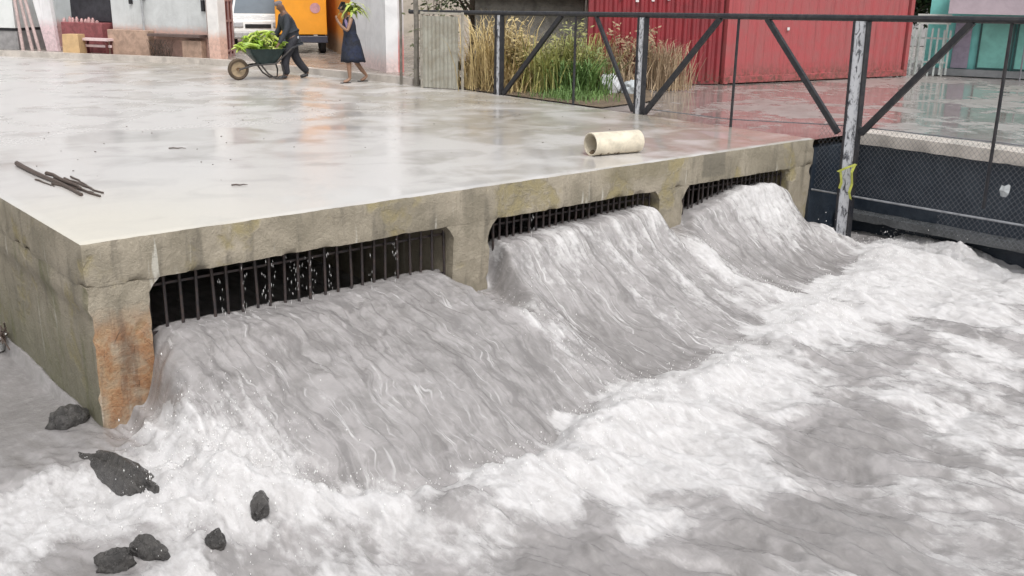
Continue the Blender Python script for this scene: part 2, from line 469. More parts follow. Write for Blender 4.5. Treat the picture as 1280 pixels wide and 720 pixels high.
# banks out of frame
tag(MB().box((-29.9, 7.16, -1.6), (60.2, .3, 3.18)).build('bank_wall', M_side), 'mossy concrete retaining wall left of the culvert, under the road edge', 'retaining wall')
bw = thing('quay_wall', 'shade-coloured wet retaining wall with pale kerb, behind the chain link', 'retaining wall', (11.62, -6, -1.5))
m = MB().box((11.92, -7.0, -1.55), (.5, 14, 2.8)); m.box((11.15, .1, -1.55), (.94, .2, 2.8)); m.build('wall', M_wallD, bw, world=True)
m = rough_box(11.55, 12.1, -14, -.02, -.14, .05, .09, .012, 9.1, .06); m.build('kerb_coping', M_kerb, bw, True, world=True)
m = rough_box(11.36, 11.67, -14, -.05, -1.28, -1.16, .09, .014, 4.2, .05); m.build('ledge', plain('wet_ledge', (.10, .105, .11), .3, .4, 3, .01), bw, True, world=True)

# ------------------------------------------------------------------ water
def water():
    xs = np.concatenate([np.arange(-6, -1.6, .12), np.arange(-1.6, 11.75, .0185), [11.8]])
    ys = np.concatenate([np.arange(-14, -6.6, .12), np.arange(-6.6, .5, .0185), np.arange(.55, 7.1, .25)])
    X, Y = np.meshgrid(xs, ys); s = -Y
    wx = X+.22*fbm(X*.9, Y*.9, 3, .5, 40); wy = Y+.22*fbm(X*.9, Y*.9, 3, .5, 50)
    base = -1.66+.017*np.clip(X, 0, 12)-.16*sm(.2, 1.6, Y)*(X < 0)
    lip = np.interp(X, [-.5, .3, .56, 2.0, 3.87, 4.15, 4.45, 5.5, 7.2, 7.5, 7.8, 9.0, 9.7, 10.2, 11.7],
                    [-.95, -.93, -.91, -.92, -.90, -.82, -.70, -.65, -.60, -.68, -.80, -.58, -.60, -.76, -.85])
    lip = lip+.035*fbm(X*2.2, X*0, 3, .6, 3)
    T = np.interp(X, [0, .8, 1.6, 2.6, 3.3, 4.2, 5.2, 6.5, 7.6, 8.6, 9.6, 11],
                  [1.1, 2.0, 2.6, 2.75, 2.35, 2.2, 2.35, 2.1, 1.8, 1.55, 1.35, 1.0])
    T = T+.24*fbm(X*1.6, Y*.5, 4, .6, 7)
    tr = base-.10+.09*sm(4.8, 6.5, X)
    t = np.clip(s/T, 0, 1.3)
    cx = sm(3.9, 4.8, X); tc = np.clip(t, 0, 1)
    f1 = .30*t+.70*np.clip(t, 0, 2)**1.6; f2 = (1-(1-tc)**1.9)*sm(-.02, .16, t)
    chute = lip+(tr-lip)*np.clip(f1*(1-cx)+f2*cx, 0, 1.05)
    stre = fbm(wx*6.5, wy*.75, 4, .6, 11); st2 = ridge(wx*9, wy*1.1, 3, .6, 15)
    lump = fbm(wx*2.4, wy*1.2, 3, .5, 19)
    chute = chute+sm(.0, .35, s)*(.05*stre+.04*(st2-.5)+.06*lump)*np.clip(1.2-t*.5, .4, 1)
    # sides of the outflow fan out past the end piers
    edL = .56-.30*np.clip(s, 0, 3)+.08*fbm(Y*2, X*0, 3, .5, 22); edR = 10.14+.42*np.clip(s, 0, 3)
    inside = sm(-.34, .16, X-edL)*sm(-.2, .14, edR-X)
    # downstream turbulence
    tb = ridge(wx*1.15+.25*wy, wy*.55, 4, .5, 30)-.62
    tb2 = .55*fbm(X*3.6+.4*wx, Y*1.7, 4, .5, 33)
    swell = fbm(wx*.55, wy*.5, 3, .5, 36)
    amp = np.clip(.35+sm(-1.6, .3, X)*.75, 0, 1)*(1-.55*sm(2.2, 4.5, s-T))
    calm = sm(-.9, .5, Y)*sm(.12, .0, X)
    amp = amp*(1-.9*calm)
    down = base+amp*(.22*tb+.11*tb2)+.10*swell*(1-calm)
    jx = s-T
    crest = .17*(1-.55*sm(5, 6.5, X))*np.exp(-((jx-.5)/.45)**2)*(.62+.9*np.clip(fbm(wx*1.5, wy*1.2, 3, .5, 44)+.25, 0, 1))
    down = down+crest*sm(-.2, .5, X)
    k = sm(-.2, .45, jx+.1*fbm(wx*4, wy*4, 3, .6, 46))
    h = chute*(1-k)+down*k
    h = h*inside+down*(1-inside)
    # wakes behind the piers
    roost = np.zeros_like(h)
    for xp, w, zf in ((.20, .20, -1.56), (4.14, .27, -1.22), (7.48, .25, -.93), (10.42, .28, -1.15)):
        u = np.abs(X-xp-.05*pn(Y*1.7, X*0, 60)); wid = np.clip(w*(1.05-s/1.25), .0, 1)
        hole = sm(.16, -.03, u-wid)*sm(-.35, -.02, s)*sm(1.35, .5, s)
        zw = zf+(base-zf)*sm(0, 1.6, s)+.04*fbm(wx*5, wy*3, 3, .6, 61)
        h = h*(1-hole)+np.minimum(h, zw)*hole
        rt = np.exp(-((u-.05*s)/(.11+.10*np.clip(s, 0, 3)))**2)*sm(.12, .6, s)*sm(2.9, 1.3, s)
        roost = np.maximum(roost, rt)
    h = h+roost*(.10+.07*fbm(wx*3, wy*2, 3, .6, 62))
    # white burst in front of the corner pier, where the water strikes the rocks
    bur = np.exp(-(((X-.42)/.55)**2+((s-1.75)/.75)**2)); h = h+bur*(.16+.14*fbm(wx*3, wy*3, 3, .6, 66))
    spl = np.exp(-(((X-11.2)/.35)**2+((s-2.15)/.4)**2)); h = h+spl*(.14+.14*fbm(wx*4, wy*4, 3, .6, 67))
    op3 = np.exp(-(((X-9.35)/.62)**2+((s-.28)/.6)**2)); h = h+op3*(.03+.08*fbm(wx*3.5, wy*3, 3, .6, 68))
    h = h-.55*sm(.22, .75, Y)*(X > .05)
    # ---- foam: how much air the water carries
    pat = fbm(wx*1.0+.2*wy, wy*.42, 5, .58, 70); pat2 = fbm(wx*3.2, wy*1.1, 4, .6, 74)
    F = .06+.75*np.clip(st2-.62, 0, 1)+.42*np.clip(stre-.05, 0, 1)+.25*np.clip(pat2, 0, 1)                  # chute: thin threads
    F = F+.22*np.exp(-((s-.05)/.22)**2)*(.5+stre)
    F = F+sm(3.6, 5, X)*(.04+.2*np.clip(pat2+.1, 0, 1))+sm(6.0, 7.0, X)*sm(8.2, 7.2, X)*.12+sm(4.3, 4.6, X)*sm(7.6, 7.2, X)*(.16*sm(1.9, .2, s)+.40*np.clip(stre+.1, 0, 1)*sm(1.9, .2, s))
    F = F+sm(5.3, 6.3, X)*sm(.5, 1.5, s)*(.12+.5*pat2)
    F = F+.48*op3+.16*sm(7.9, 8.6, X)*sm(1.1, .2, s)
    F = F*(1-.18*sm(4.2, 4.7, X))+.12*np.clip(st2-.6, 0, 1)*sm(4.2, 4.7, X)
    band = sm(-.16, .22, jx+.25*pat2)
    dn = .47+1.05*pat+.6*pat2+.2*(tb*1.2)
    dn = dn-.16*sm(2.0, 3.6, jx)
    dn = dn+.46*np.exp(-(np.clip(jx-.45, 0, 9)/.85)**2)*sm(.0, .6, X)
    dn = dn+.20*sm(4.5, 8, X)*sm(3.2, 1.2, jx)+.10*sm(3, 6, X)
    F = F*(1-band)+dn*band
    F = np.where(X < edL, .30+.8*pat+.3*pat2+.25*sm(.3, 1.4, s), F)
    F = F*(1-calm)+(.0+.12*pat)*calm
    F = F+.75*bur+.5*spl+.42*roost*(.7+pat2)
    # slack grey tongues and boils between the white water
    for cx, cy, ax, ay, d in ((5.05, -1.75, .42, .75, .5), (3.35, -5.0, .8, .42, .75), (4.9, -4.25, .75, .5, .6), (1.6, -4.2, .55, .3, .75), (9.0, -1.25, .9, .25, .45),
                              (-.75, -2.0, .35, .4, .6), (6.9, -3.5, 1.0, .35, .4), (2.3, -4.7, .6, .3, .6), (7.6, -5.0, 1.2, .4, .4), (-.9, .1, .9, .6, .8), (2.0, -3.9, .5, .22, .4)):
        q = ((wx-cx)/ax)**2+((wy-cy)/ay)**2; F = F-d*np.exp(-q*q)
    F = np.clip(F, 0, 1.15)
    h = h+np.clip(F, 0, 1)*sm(-.1, .3, s)*(.020*(ridge(wx*8, wy*4, 3, .6, 80)-.5)+.007*fbm(X*26, Y*18, 2, .6, 84))*(1-calm)
    h = h+(1-calm)*.012*fbm(X*11, Y*7, 3, .6, 88)
    ny, nx = X.shape
    co = np.stack([X, Y, h], -1).reshape(-1, 3)
    I = np.arange(nx*ny).reshape(ny, nx)
    q = np.stack([I[:-1, :-1], I[:-1, 1:], I[1:, 1:], I[1:, :-1]], -1).reshape(-1, 4)
    me = bpy.data.meshes.new('water')
    me.vertices.add(len(co)); me.vertices.foreach_set('co', co.ravel())
    me.loops.add(q.size); me.loops.foreach_set('vertex_index', q.ravel().astype(np.int32))
    me.polygons.add(len(q)); me.polygons.foreach_set('loop_start', (np.arange(len(q))*4).astype(np.int32))
    me.update(calc_edges=True)
    a = me.attributes.new('flow', 'FLOAT', 'POINT'); a.data.foreach_set('value', ((1-k)*inside*sm(-.1, .15, s)).ravel().astype(np.float32))
    a = me.attributes.new('foam', 'FLOAT', 'POINT'); a.data.foreach_set('value', F.ravel().astype(np.float32))
    tag(link('water', me, M_water, None, True, sharp=0), kind='structure')
    return X, Y, h, F, jx, bur, roost, spl
WX, WY, WH, WF, WJ, WB, WR, WS = water()

# thrown drops and flecks of foam
def spray():
    w = (np.exp(-((WJ-.4)/.4)**2)*np.clip(WF, 0, 1)**2*.8+WB*1.3+WR*.5+WS*.5+.06*np.clip(WF-.5, 0, 1))*((WX > -1) & (WY < 0) & (WY > -6.5))
    p = (w/w.sum()).ravel(); n = 5200
    idx = rng.choice(len(p), n, p=p)
    u = rng.random(n)
    c = np.stack([WX.ravel()[idx]+rng.normal(0, .03, n), WY.ravel()[idx]+rng.normal(0, .03, n), WH.ravel()[idx]+.005+.20*u**2.6], 1)
    r = .0016+.0052*rng.random(n)**3
    # drips off the deck edge in front of the first grate
    m = 150; dx = rng.choice([1.18, 1.42, 1.62, 1.71, 1.88, 1.93, 2.02, 2.13, 2.31, 2.8, 3.1, 5.0, 5.6], m)+rng.normal(0, .02, m)
    d = np.stack([dx, rng.normal(-.02, .012, m), rng.uniform(-.88, -.42, m)], 1)
    c = np.concatenate([c, d]); r = np.concatenate([r, .0016+.0022*rng.random(m)]); n += m
    o = np.array([(1, 0, 0), (0, 1, 0), (-1, 0, 0), (0, -1, 0), (0, 0, 1.3), (0, 0, -1.3)])
    k = np.ones((n, 1, 3)); k[-m:, 0] = (.6, .6, 6); k[:-m, 0, 2] = rng.uniform(.8, 2.2, n-m)
    V = (c[:, None, :]+o[None]*r[:, None, None]*k).reshape(-1, 3)
    f = np.array([(0, 1, 4), (1, 2, 4), (2, 3, 4), (3, 0, 4), (1, 0, 5), (2, 1, 5), (3, 2, 5), (0, 3, 5)])
    Fc = (np.arange(n)[:, None, None]*6+f[None]).reshape(-1, 3)
    me = bpy.data.meshes.new('water_spray'); me.from_pydata(V.tolist(), [], Fc.tolist()); me.update()
    o_ = link('water_spray', me, plain('foam_white', (.82, .81, .80), .4, .08, 9, 0), None, True, sharp=0)
    tag(o_, 'white drops thrown up above the churning floodwater', 'spray', kind='stuff')
spray()

# ------------------------------------------------------------------ gate
def rail_z(y): return 1.795-.0185*(y+2.8)
gt = thing('truss_gate', 'long black steel gate of V braces and worn white posts beside the yard', 'gate', (LX, 0, 0))
GX = LX+.0
m = MB(); m.tube([(GX, 10.55, rail_z(10.55)), (GX, -9.4, rail_z(-9.4))], .045, 8); m.build('top_rail', M_black, gt, True, world=True)
def hpost(y, z0, lean=0., w=.17):
    """H-section post: two black flanges and a whitish web between them"""
    zt = rail_z(y)-.04
    def bar(dy, dx, wy, wx, mat, nm, par, top=zt):
        m = MB(); z1 = top
        L = lean
        vs = []
        for z in (z0, z1):
            oy = y+dy-L*(zt-z)
            for sx, sy in ((-1, -1), (1, -1), (1, 1), (-1, 1)): vs.append((GX+dx+sx*wx/2, oy+sy*wy/2, z))
        m.add(vs, [(3, 2, 1, 0), (4, 5, 6, 7), (0, 1, 5, 4), (1, 2, 6, 5), (2, 3, 7, 6), (3, 0, 4, 7)])
        return m.build(nm, mat, par, bevel=.003, world=True)
    p = bar(0, 0, w-.04, .05, M_peel, 'post', gt)
    for sgn in (-1, 1): bar(sgn*(w/2-.012), 0, .026, .11, M_black, 'flange', p)
hpost(7.42, -.02); hpost(3.58, -.02, 0, .18); hpost(-.55, -1.6, .02, .23); hpost(-4.7, -1.6, .02, .23); hpost(-8.9, -1.6, .02, .23)
def brace(y0, z0, y1, w=.085, nm='brace'):
    z1 = rail_z(y1)-.03; d = Vector((0, y1-y0, z1-z0)); m = MB()
    n = Vector((0, -d.z, d.y)).normalized()*w/2; a = Vector((GX, y0, z0)); b = a+d; h = Vector((.03, 0, 0))
    vs = [a-n-h, a+n-h, a+n+h, a-n+h, b-n-h, b+n-h, b+n+h, b-n+h]
    m.add(vs, [(3, 2, 1, 0), (4, 5, 6, 7), (0, 1, 5, 4), (1, 2, 6, 5), (2, 3, 7, 6), (3, 0, 4, 7)]).build(nm, M_black, gt, recalc=True, world=True)
brace(7.28, .03, 5.62); brace(3.72, .03, 4.72, .055); brace(3.44, .03, 1.94); brace(-.36, .12, 1.05, .08); brace(-.72, .15, -2.12, .085); brace(-4.5, .15, -3.3, .08); brace(-4.9, .15, -6.3, .085)
for y, z0 in ((5.24, -.02), (1.58, -.02), (-2.62, -.62), (-6.8, -.62)):
    m = MB(); m.tube([(GX, y, z0), (GX, y-.0, rail_z(y)-.03)], .024, 6); m.build('upright', M_black, gt, True, world=True)
m = MB(); m.tube([(GX, 7.55, rail_z(7.5)-.04), (GX, 7.56, -.02)], .022, 6); m.build('upright', M_black, gt, True, world=True)
m = MB(); m.tube([(GX, -.02, -.775), (GX, -9.0, -.70)], .016, 6); m.build('lower_rail', plain('worn_steel', (.30, .31, .33), .4, .4, 14, .002, .3), gt, True, world=True)
m = MB(); m.tube([(GX+.02, 3.4, .1), (GX+.02, 1.6, .11), (GX+.02, -.5, .24), (GX+.02, -2.7, .26), (GX+.02, -9, .25)], .008, 5); m.build('wire', M_wire, gt, True, world=True)
def chain_link(y0, y1, z0, z1, cell=.072, r=.0022):
    m = MB()
    for sgn in (1, -1):
        k = int((y0-1.5)/cell)-2
        while k*cell < y1+1.5:
            yy = k*cell; pts = []
            # wire: z - zm = sgn*1.15*(y - yy), clipped to the rectangle, slightly slack
            a = (z0-z1)/2/1.15; lo, hi = yy+a, yy-a
            lo2, hi2 = max(lo, y0), min(hi, y1)
            if hi2-lo2 > .03:
                n = 5
                for i in range(n+1):
                    y = lo2+(hi2-lo2)*i/n; z = (z0+z1)/2+sgn*1.15*(y-yy)
                    pts.append((GX+.03+.02*mn.noise(Vector((y*1.3, z*1.5, 1)))+sgn*.002, y, z+.01*mn.noise(Vector((y*2, z*2, 5)))))
                m.tube(pts, r, 3, False)
            k += 1
    return m
chain_link(-8.8, -.03, -.75, .24).build('chain_link', M_wire, gt, True, world=True)
chain_link(-8.8, -2.0, -1.08, -.77).build('chain_link', M_wire, gt, True, world=True)
t = thing('ribbon', 'yellow-green plastic ribbon tied round the gate post above the water', 'ribbon', (GX-.09, -.62, -.45))
mr = plain('lime_plastic', (.55, .58, .12), .4, .25, 20, .002)
m = MB()
for pts in ([(0, .14, .02), (-.01, .02, .09), (0, -.14, .17)], [(0, -.12, .16), (-.03, -.10, .05), (-.02, -.12, -.12), (-.035, -.10, -.25), (-.03, -.13, -.34)], [(0, .1, .05), (-.02, .05, -.12), (-.01, .08, -.22)]):
    for a, b in zip(pts, pts[1:]):
        a, b = Vector(a), Vector(b); w = Vector((.004, .022, .006)); h = Vector((.003, 0, 0))
        m.add([a-w, a+w, b+w, b-w, a-w+h, a+w+h, b+w+h, b-w+h], [(0, 1, 2, 3), (7, 6, 5, 4), (0, 4, 5, 1), (1, 5, 6, 2), (2, 6, 7, 3), (3, 7, 4, 0)])
m.build('strip', mr, t)
t = MB()
pl = [(LX-.012+random.uniform(-.02, .02), -2.86+math.cos(a)*.10*random.uniform(.5, 1.1), -.34+math.sin(a)*.11*random.uniform(.5, 1.1)) for a in [2*math.pi*k/13 for k in range(13)]]
t.add(pl+[(LX-.03, -2.86, -.34)], [(i, (i+1) % 13, 13) for i in range(13)])
o = t.build('plastic_scrap', plain('torn_plastic', (.40, .42, .43), .4, .2, 20, .002)); o.modifiers.new('s', 'SOLIDIFY').thickness = .008
tag(o, 'torn white plastic scrap caught in the chain link', 'plastic scrap')

# ------------------------------------------------------------------ things on the deck and in the water
a = Vector((6.70, .78, .152)); b = Vector((7.47, .66, .147))
d = (b-a).normalized(); sd = d.cross(Vector((0, 0, 1))).normalized(); up = sd.cross(d); Mx = Matrix((sd, up, d)).transposed(); ln = (b-a).length
t = thing('pipe', 'short wide cream plastic pipe lying near the deck edge', 'pipe', a)
prof = [(.148, 0), (.150, .004), (.150, ln-.004), (.148, ln), (.137, ln), (.136, ln-.01), (.136, .01), (.137, 0), (.148, 0)]
m = MB(); m.lathe(prof, (0, 0, 0), 36, Mx)
m.build('tube_wall', plain('cream_plastic', (.72, .65, .52), .42, .30, 5, .002), t, True, recalc=True)
m = MB()
for i in range(26):
    p = d*random.uniform(.02, .45)+sd*random.uniform(-.08, .08)+Vector((0, 0, -.125+random.uniform(0, .02)))
    m.lathe([(0, -.02), (.025, -.01), (.03, .01), (0, .022)], p, 6)
m.build('silt', M_soil, t, True)
M_stick = plain('wet_bark', (.10, .07, .055), .5, .4, 30, .006)
for i, (p0, p1, r_, lb) in enumerate(((( .63, 4.15), (.66, 1.95), .026, 'longest dark stick lying across the deck corner'), ((.72, 3.0), (.78, 1.80), .017, 'dark stick lying alongside the longest one, nearest the deck edge'),
        ((.80, 2.95), (.86, 1.96), .014, 'thin dark stick lying furthest right in the pile'), ((.70, 3.2), (.73, 2.2), .02, 'short thick dark stick in the middle of the pile'), ((.55, 3.1), (.60, 2.62), .009, 'thin pale twig left of the stick pile'), ((.90, 3.05), (.87, 2.30), .010, 'thin dark twig along the right side of the pile'), ((.62, 2.75), (.80, 2.05), .011, 'thin dark stick crossing under the middle of the pile'))):
    pts = []
    for k in range(7):
        q = k/6; pts.append((p0[0]+(p1[0]-p0[0])*q+random.uniform(-.014, .014), p0[1]+(p1[1]-p0[1])*q, r_*(1.2-.5*q)+(.025 if i in (3,) else 0)))
    tag(MB().tube(pts, [r_*(1.15-.5*k/6) for k in range(7)], 7).build('stick', M_stick, None, True), lb, 'stick', 'sticks lying on the deck')
for x, y, a_, l, lb in ((2.64, 4.33, -.65, .22, 'small twig lying on the wet deck, furthest from the edge'), (2.17, 1.55, -.55, .17, 'small twig on the wet deck behind the first opening')):
    pts = [(x+math.cos(a_)*l*(k/4-.5), y+math.sin(a_)*l*(k/4-.5)+random.uniform(-.008, .008), .008+.006*(k % 2)) for k in range(5)]
    tag(MB().tube(pts, [.008, .009, .008, .006, .003], 5).build('twig', M_stick, None, True), lb, 'twig', 'twigs on the deck')

def rock(c, d, rz, label, seed, tilt=0.):
    bm = bmesh.new(); bmesh.ops.create_icosphere(bm, subdivisions=4, radius=1)
    for v in bm.verts:
        n = v.co.normalized(); q = n*1.6+Vector((seed, seed*.7, 2))
        k = 1+.34*mn.noise(q)+.11*mn.noise(q*2.7)+.035*mn.noise(q*7)
        v.co = n*k
    me = bpy.data.meshes.new('rock'); bm.to_mesh(me); bm.free()
    me.transform(Matrix.Diagonal((d[0]/2, d[1]/2, d[2]/2, 1)))
    o = link('rock', me, M_rock, None, True, sharp=32); o.location = c; o.rotation_euler = (tilt, 0, rz)
    return tag(o, label, 'rock', 'rocks at the foot of the corner pier')
t = NT('wet_dark_rock'); n = t.noise(9, 7, .68, .4); n2 = t.noise(40, 5, .7)
cc = t.mix(t.ramp(n, .35, .65), (.035, .033, .032), (.075, .07, .066)); cc = t.mix(t.ramp(n2, .55, .75), cc, (.12, .115, .11)); t.bump(t.math('ADD', n, n2), .02)
M_rock = t.out(cc, t.ramp(n2, .3, .7, .07, .3))
rock((-.17, .30, -1.68), (.36, .30, .34), .4, 'dark jagged rock against the mossy side of the corner pier', 1.3)
rock((-.20, -.98, -1.71), (.25, 1.45, .44), .12, 'long dark wet boulder streaming with water below the corner pier', 4.1, -.12)
rock((-.66, -2.22, -1.65), (.17, .24, .22), 1.2, 'small dark rock awash left of its two neighbours', 7.7)
rock((-.44, -2.26, -1.625), (.13, .30, .22), .5, 'small dark rock awash between two others in the white water', 2.9)
rock((-.08, -2.52, -1.57), (.12, .14, .18), .2, 'smallest dark stone poking through the white foam', 5.5)
rock((.34, -2.34, -1.52), (.22, .13, .20), .9, 'dark stone awash right of the other rocks, in the foam', 9.2)
t = thing('plastic_tub', 'broken white plastic tub stranded against the mossy side wall', 'tub', (-.09, 3.05, -1.80))
m = MB(); m.lathe([(.0, 0), (.09, .0), (.11, .14), (.125, .145), (.125, .165), (.10, .165), (.085, .02)], (0, 0, 0), 18); m.build('tub_body', plain('dirty_white_plastic', (.6, .6, .58), .4, .35, 12, .002), t, True)
m = MB()
for i in range(9): 
    a = random.uniform(0, 6.3); m.tube([(random.uniform(-.05, .05), random.uniform(-.2, .1), .16), (.02+random.uniform(-.05, .04), -.12+random.uniform(-.1, .1), .26), (.03, random.uniform(-.3, .1), .2+random.uniform(-.1, .2))], .009, 5)
tag(m.build('twig_clump', M_stick, None, True), 'clump of dark twigs lodged above the white tub by the wall', 'twigs').location = (-.06, 3.0, -1.82)

# ------------------------------------------------------------------ plants
def blades(m, n, cx, cy, rx, ry, h0, h1, w, bend, z=0., ang=0.):
    ca, sa = math.cos(ang), math.sin(ang)
    for i in range(n):
        u = random.gauss(0, .5)*rx; v = random.gauss(0, .5)*ry
        x = cx+u*ca-v*sa; y = cy+u*sa+v*ca
        h = random.uniform(h0, h1); a = random.uniform(0, 6.283); b = bend*random.uniform(.3, 1.2)*h
        dx, dy = math.cos(a), math.sin(a); px, py = -dy*w/2*random.uniform(.6, 1.4), dx*w/2*random.uniform(.6, 1.4)
        pts = [(0, 0), (b*.18, h*.42), (b*.52, h*.78), (b*1.05, h*(.95 if bend < .6 else .8))]; ws = (1, .9, .6, .08); vs = []
        for (d, zz), k in zip(pts, ws):
            vs += [(x+dx*d-px*k, y+dy*d-py*k, z+zz), (x+dx*d+px*k, y+dy*d+py*k, z+zz)]
        m.add(vs, [(0, 1, 3, 2), (2, 3, 5, 4), (4, 5, 7, 6)])
M_dry = leafy('dry_straw', (.60, .47, .22), (.46, .34, .17)); M_dry2 = leafy('dead_brown_grass', (.46, .34, .21), (.33, .24, .16))
M_grn = leafy('green_grass', (.17, .29, .08), (.11, .19, .055)); M_yg = leafy('yellow_green_reed', (.42, .41, .13), (.28, .30, .10))
tag(sheet('verge', [(LX+.12, 10.0), (LX+.12, 4.6), (12.6, 4.9), (14.3, 6.6), (16, 9), (12.2, 10.0)], .004, M_soil), kind='structure')
m = MB(); blades(m, 420, 11.75, 8.75, .75, .7, .7, 1.75, .026, .55); blades(m, 420, 11.7, 8.6, .75, .8, .4, 1.35, .02, 1.3); blades(m, 300, 11.4, 8.1, .5, .7, .2, .8, .018, 1.5)
tag(m.build('dry_grass', M_dry), 'tall straw-yellow dry grass left of the first gate post', 'grass', kind='stuff')
m = MB(); blades(m, 330, 12.9, 7.6, .9, .7, .5, 1.55, .024, .6); blades(m, 420, 12.7, 7.6, .9, .7, .3, 1.2, .022, 1.3); blades(m, 200, 12.0, 7.4, .4, .5, .4, 1.2, .03, 1.0)
tag(m.build('reeds', M_yg), 'yellow-green reeds behind the first gate brace', 'reeds', kind='stuff')
m = MB(); blades(m, 430, 12.35, 6.75, .5, .5, .2, .9, .03, 1.1); blades(m, 700, 11.55, 6.15, .6, .75, .06, .22, .016, .8)
tag(m.build('green_grass', M_grn), 'bright green grass growing behind the gate brace', 'grass', kind='stuff')
m = MB(); blades(m, 420, 14.0, 7.65, .7, 1.3, .3, 1.4, .02, .7, 0, -.5); blades(m, 420, 13.8, 7.5, .8, 1.3, .2, .9, .018, 1.5, 0, -.5); blades(m, 520, 14.6, 6.55, .55, .6, .4, 1.35, .02, .6); blades(m, 260, 13.2, 7.0, .7, .5, .1, .5, .02, .8)
tag(m.build('dead_grass', M_dry2), 'dead brown grass and weeds in front of the red wall', 'weeds', kind='stuff')
def shrub(x, y, h, r, n, lab, mat):
    t = thing('shrub', lab, 'shrub', (x, y, 0)); m = MB(); tips = []
    for i in range(13):
        a = random.uniform(0, 6.28); q = r*random.uniform(.2, 1); e = Vector((math.cos(a)*q, math.sin(a)*q, h*random.uniform(.45, 1)))
        m.tube([(0, 0, 0), e*.5+Vector((random.uniform(-.08, .08), random.uniform(-.08, .08), .1)), e], [.014, .009, .004], 5); tips += [e, e*.72+Vector((0, 0, .08))]
    m.build('stem', M_stick, t, True); m = MB()
    for i in range(n):
        p = random.choice(tips)+Vector((random.gauss(0, .09), random.gauss(0, .09), random.gauss(0, .09))); s = random.uniform(.03, .075)
        a = Vector((random.uniform(-1, 1), random.uniform(-1, 1), random.uniform(-1, .6))).normalized(); b = a.orthogonal().normalized()
        m.add([p-a*s, p+b*s*.38, p+a*s, p-b*s*.38], [(0, 1, 2, 3)])
    m.build('leaves', mat, t)
M_scr = leafy('scrub_leaf', (.22, .26, .08), (.30, .27, .11)); M_brn = leafy('withered_leaf', (.34, .24, .14), (.24, .17, .10))
shrub(12.55, 7.55, 1.35, .6, 620, 'yellow-green leafy scrub among the reeds behind the gate brace', M_scr)
shrub(11.75, 8.2, 1.5, .5, 420, 'withered scrub standing in the straw-yellow grass', leafy('straw_leaf', (.50, .40, .18), (.38, .29, .14)))
shrub(14.2, 7.0, 1.3, .7, 620, 'withered brown bush in front of the dark red ribbed wall', M_brn)
shrub(13.2, 7.35, .8, .5, 380, 'low green bush behind the white rubbish bag', leafy('mid_green_leaf', (.16, .24, .07), (.22, .24, .09)))
m = MB()
for i in range(70):
    x, y = random.uniform(.3, 10.2), random.triangular(.2, 9.5, 6); s = random.uniform(.004, .012)
    m.lathe([(0, 0), (s*1.2, s*.2), (s, s*.8), (0, s)], (x, y, 0), 6, Matrix.Rotation(random.uniform(0, 3), 3, 'Z'))
tag(m.build('grit', M_stick, None, True), 'dark grit and crumbs scattered over the wet deck', 'grit', kind='stuff')
def plastic_bag(c, d, label, seed, mat):
    bm = bmesh.new(); bmesh.ops.create_icosphere(bm, subdivisions=4, radius=1)
    for v in bm.verts:
        n = v.co.normalized(); q = n*2+Vector((seed, 0, 1)); k = 1+.28*mn.noise(q)+.14*(1-abs(mn.noise(q*2.6))*2)
        v.co = Vector((n.x*k*d[0], n.y*k*d[1], max(-.62, n.z*k)*d[2]+.6*d[2]))
    me = bpy.data.meshes.new('plastic_bag'); bm.to_mesh(me); bm.free()
    o = link('plastic_bag', me, mat, None, True, sharp=0); o.location = c
    return tag(o, label, 'bag', 'rubbish bags behind the gate')
plastic_bag((12.95, 6.45, 0), (.24, .19, .23), 'knotted white plastic bag lying on the ground behind the gate', 3.1, plain('white_plastic_film', (.72, .73, .76), .35, .1, 9, .006))
plastic_bag((13.25, 6.15, 0), (.22, .16, .16), 'flatter grey plastic bag right of the white one', 6.6, plain('grey_plastic_film', (.42, .45, .47), .35, .2, 9, .006))

def tree(name, x, y, h, r, lab, mat, n=2600, z0=0):
    t = thing(name, lab, 'tree', (x, y, z0))
    M_bark = plain('bark', (.13, .10, .075), .85, .4, 8, .02); m = MB()
    m.tube([(0, 0, -.2), (.05, .02, h*.3), (-.04, .05, h*.6), (.03, 0, h*.85)], [.14, .11, .08, .03], 8)
    cl = []
    for i in range(11):
        a = random.uniform(0, 6.28); zz = h*random.uniform(.35, .85); rr = r*random.uniform(.35, .95)
        e = Vector((math.cos(a)*rr, math.sin(a)*rr, zz+.3*r*random.uniform(-.2, 1))); m.tube([(0, 0, zz*.75), e*.55+Vector((0, 0, zz*.4)), e], [.05, .03, .012], 5); cl.append((e, r*random.uniform(.28, .5)))
    m.build('trunk', M_bark, t, True)
    m = MB()
    for i in range(n):
        e, rr = random.choice(cl); p = e+Vector((random.gauss(0, 1), random.gauss(0, 1), random.gauss(0, .8)))*rr*.55
        s = random.uniform(.05, .12); a = Vector((random.uniform(-1, 1), random.uniform(-1, 1), random.uniform(-.7, .7))).normalized(); b = a.cross(Vector((random.uniform(-1, 1), random.uniform(-1, 1), 1))).normalized()
        m.add([p-a*s, p+b*s*.4, p+a*s, p-b*s*.4], [(0, 1, 2, 3)])
    m.build('crown', mat, t)
M_leaf = leafy('dark_foliage', (.06, .10, .028), (.035, .065, .02))
tree('tree', 14.6, 13.2, 4.2, 1.7, 'dark leafy tree behind the dry grass and grey shack', M_leaf)
tree('tree', 26.8, 7.6, 4.0, 1.5, 'dark leafy tree between the red container and teal building', M_leaf, 5200)
m = MB()
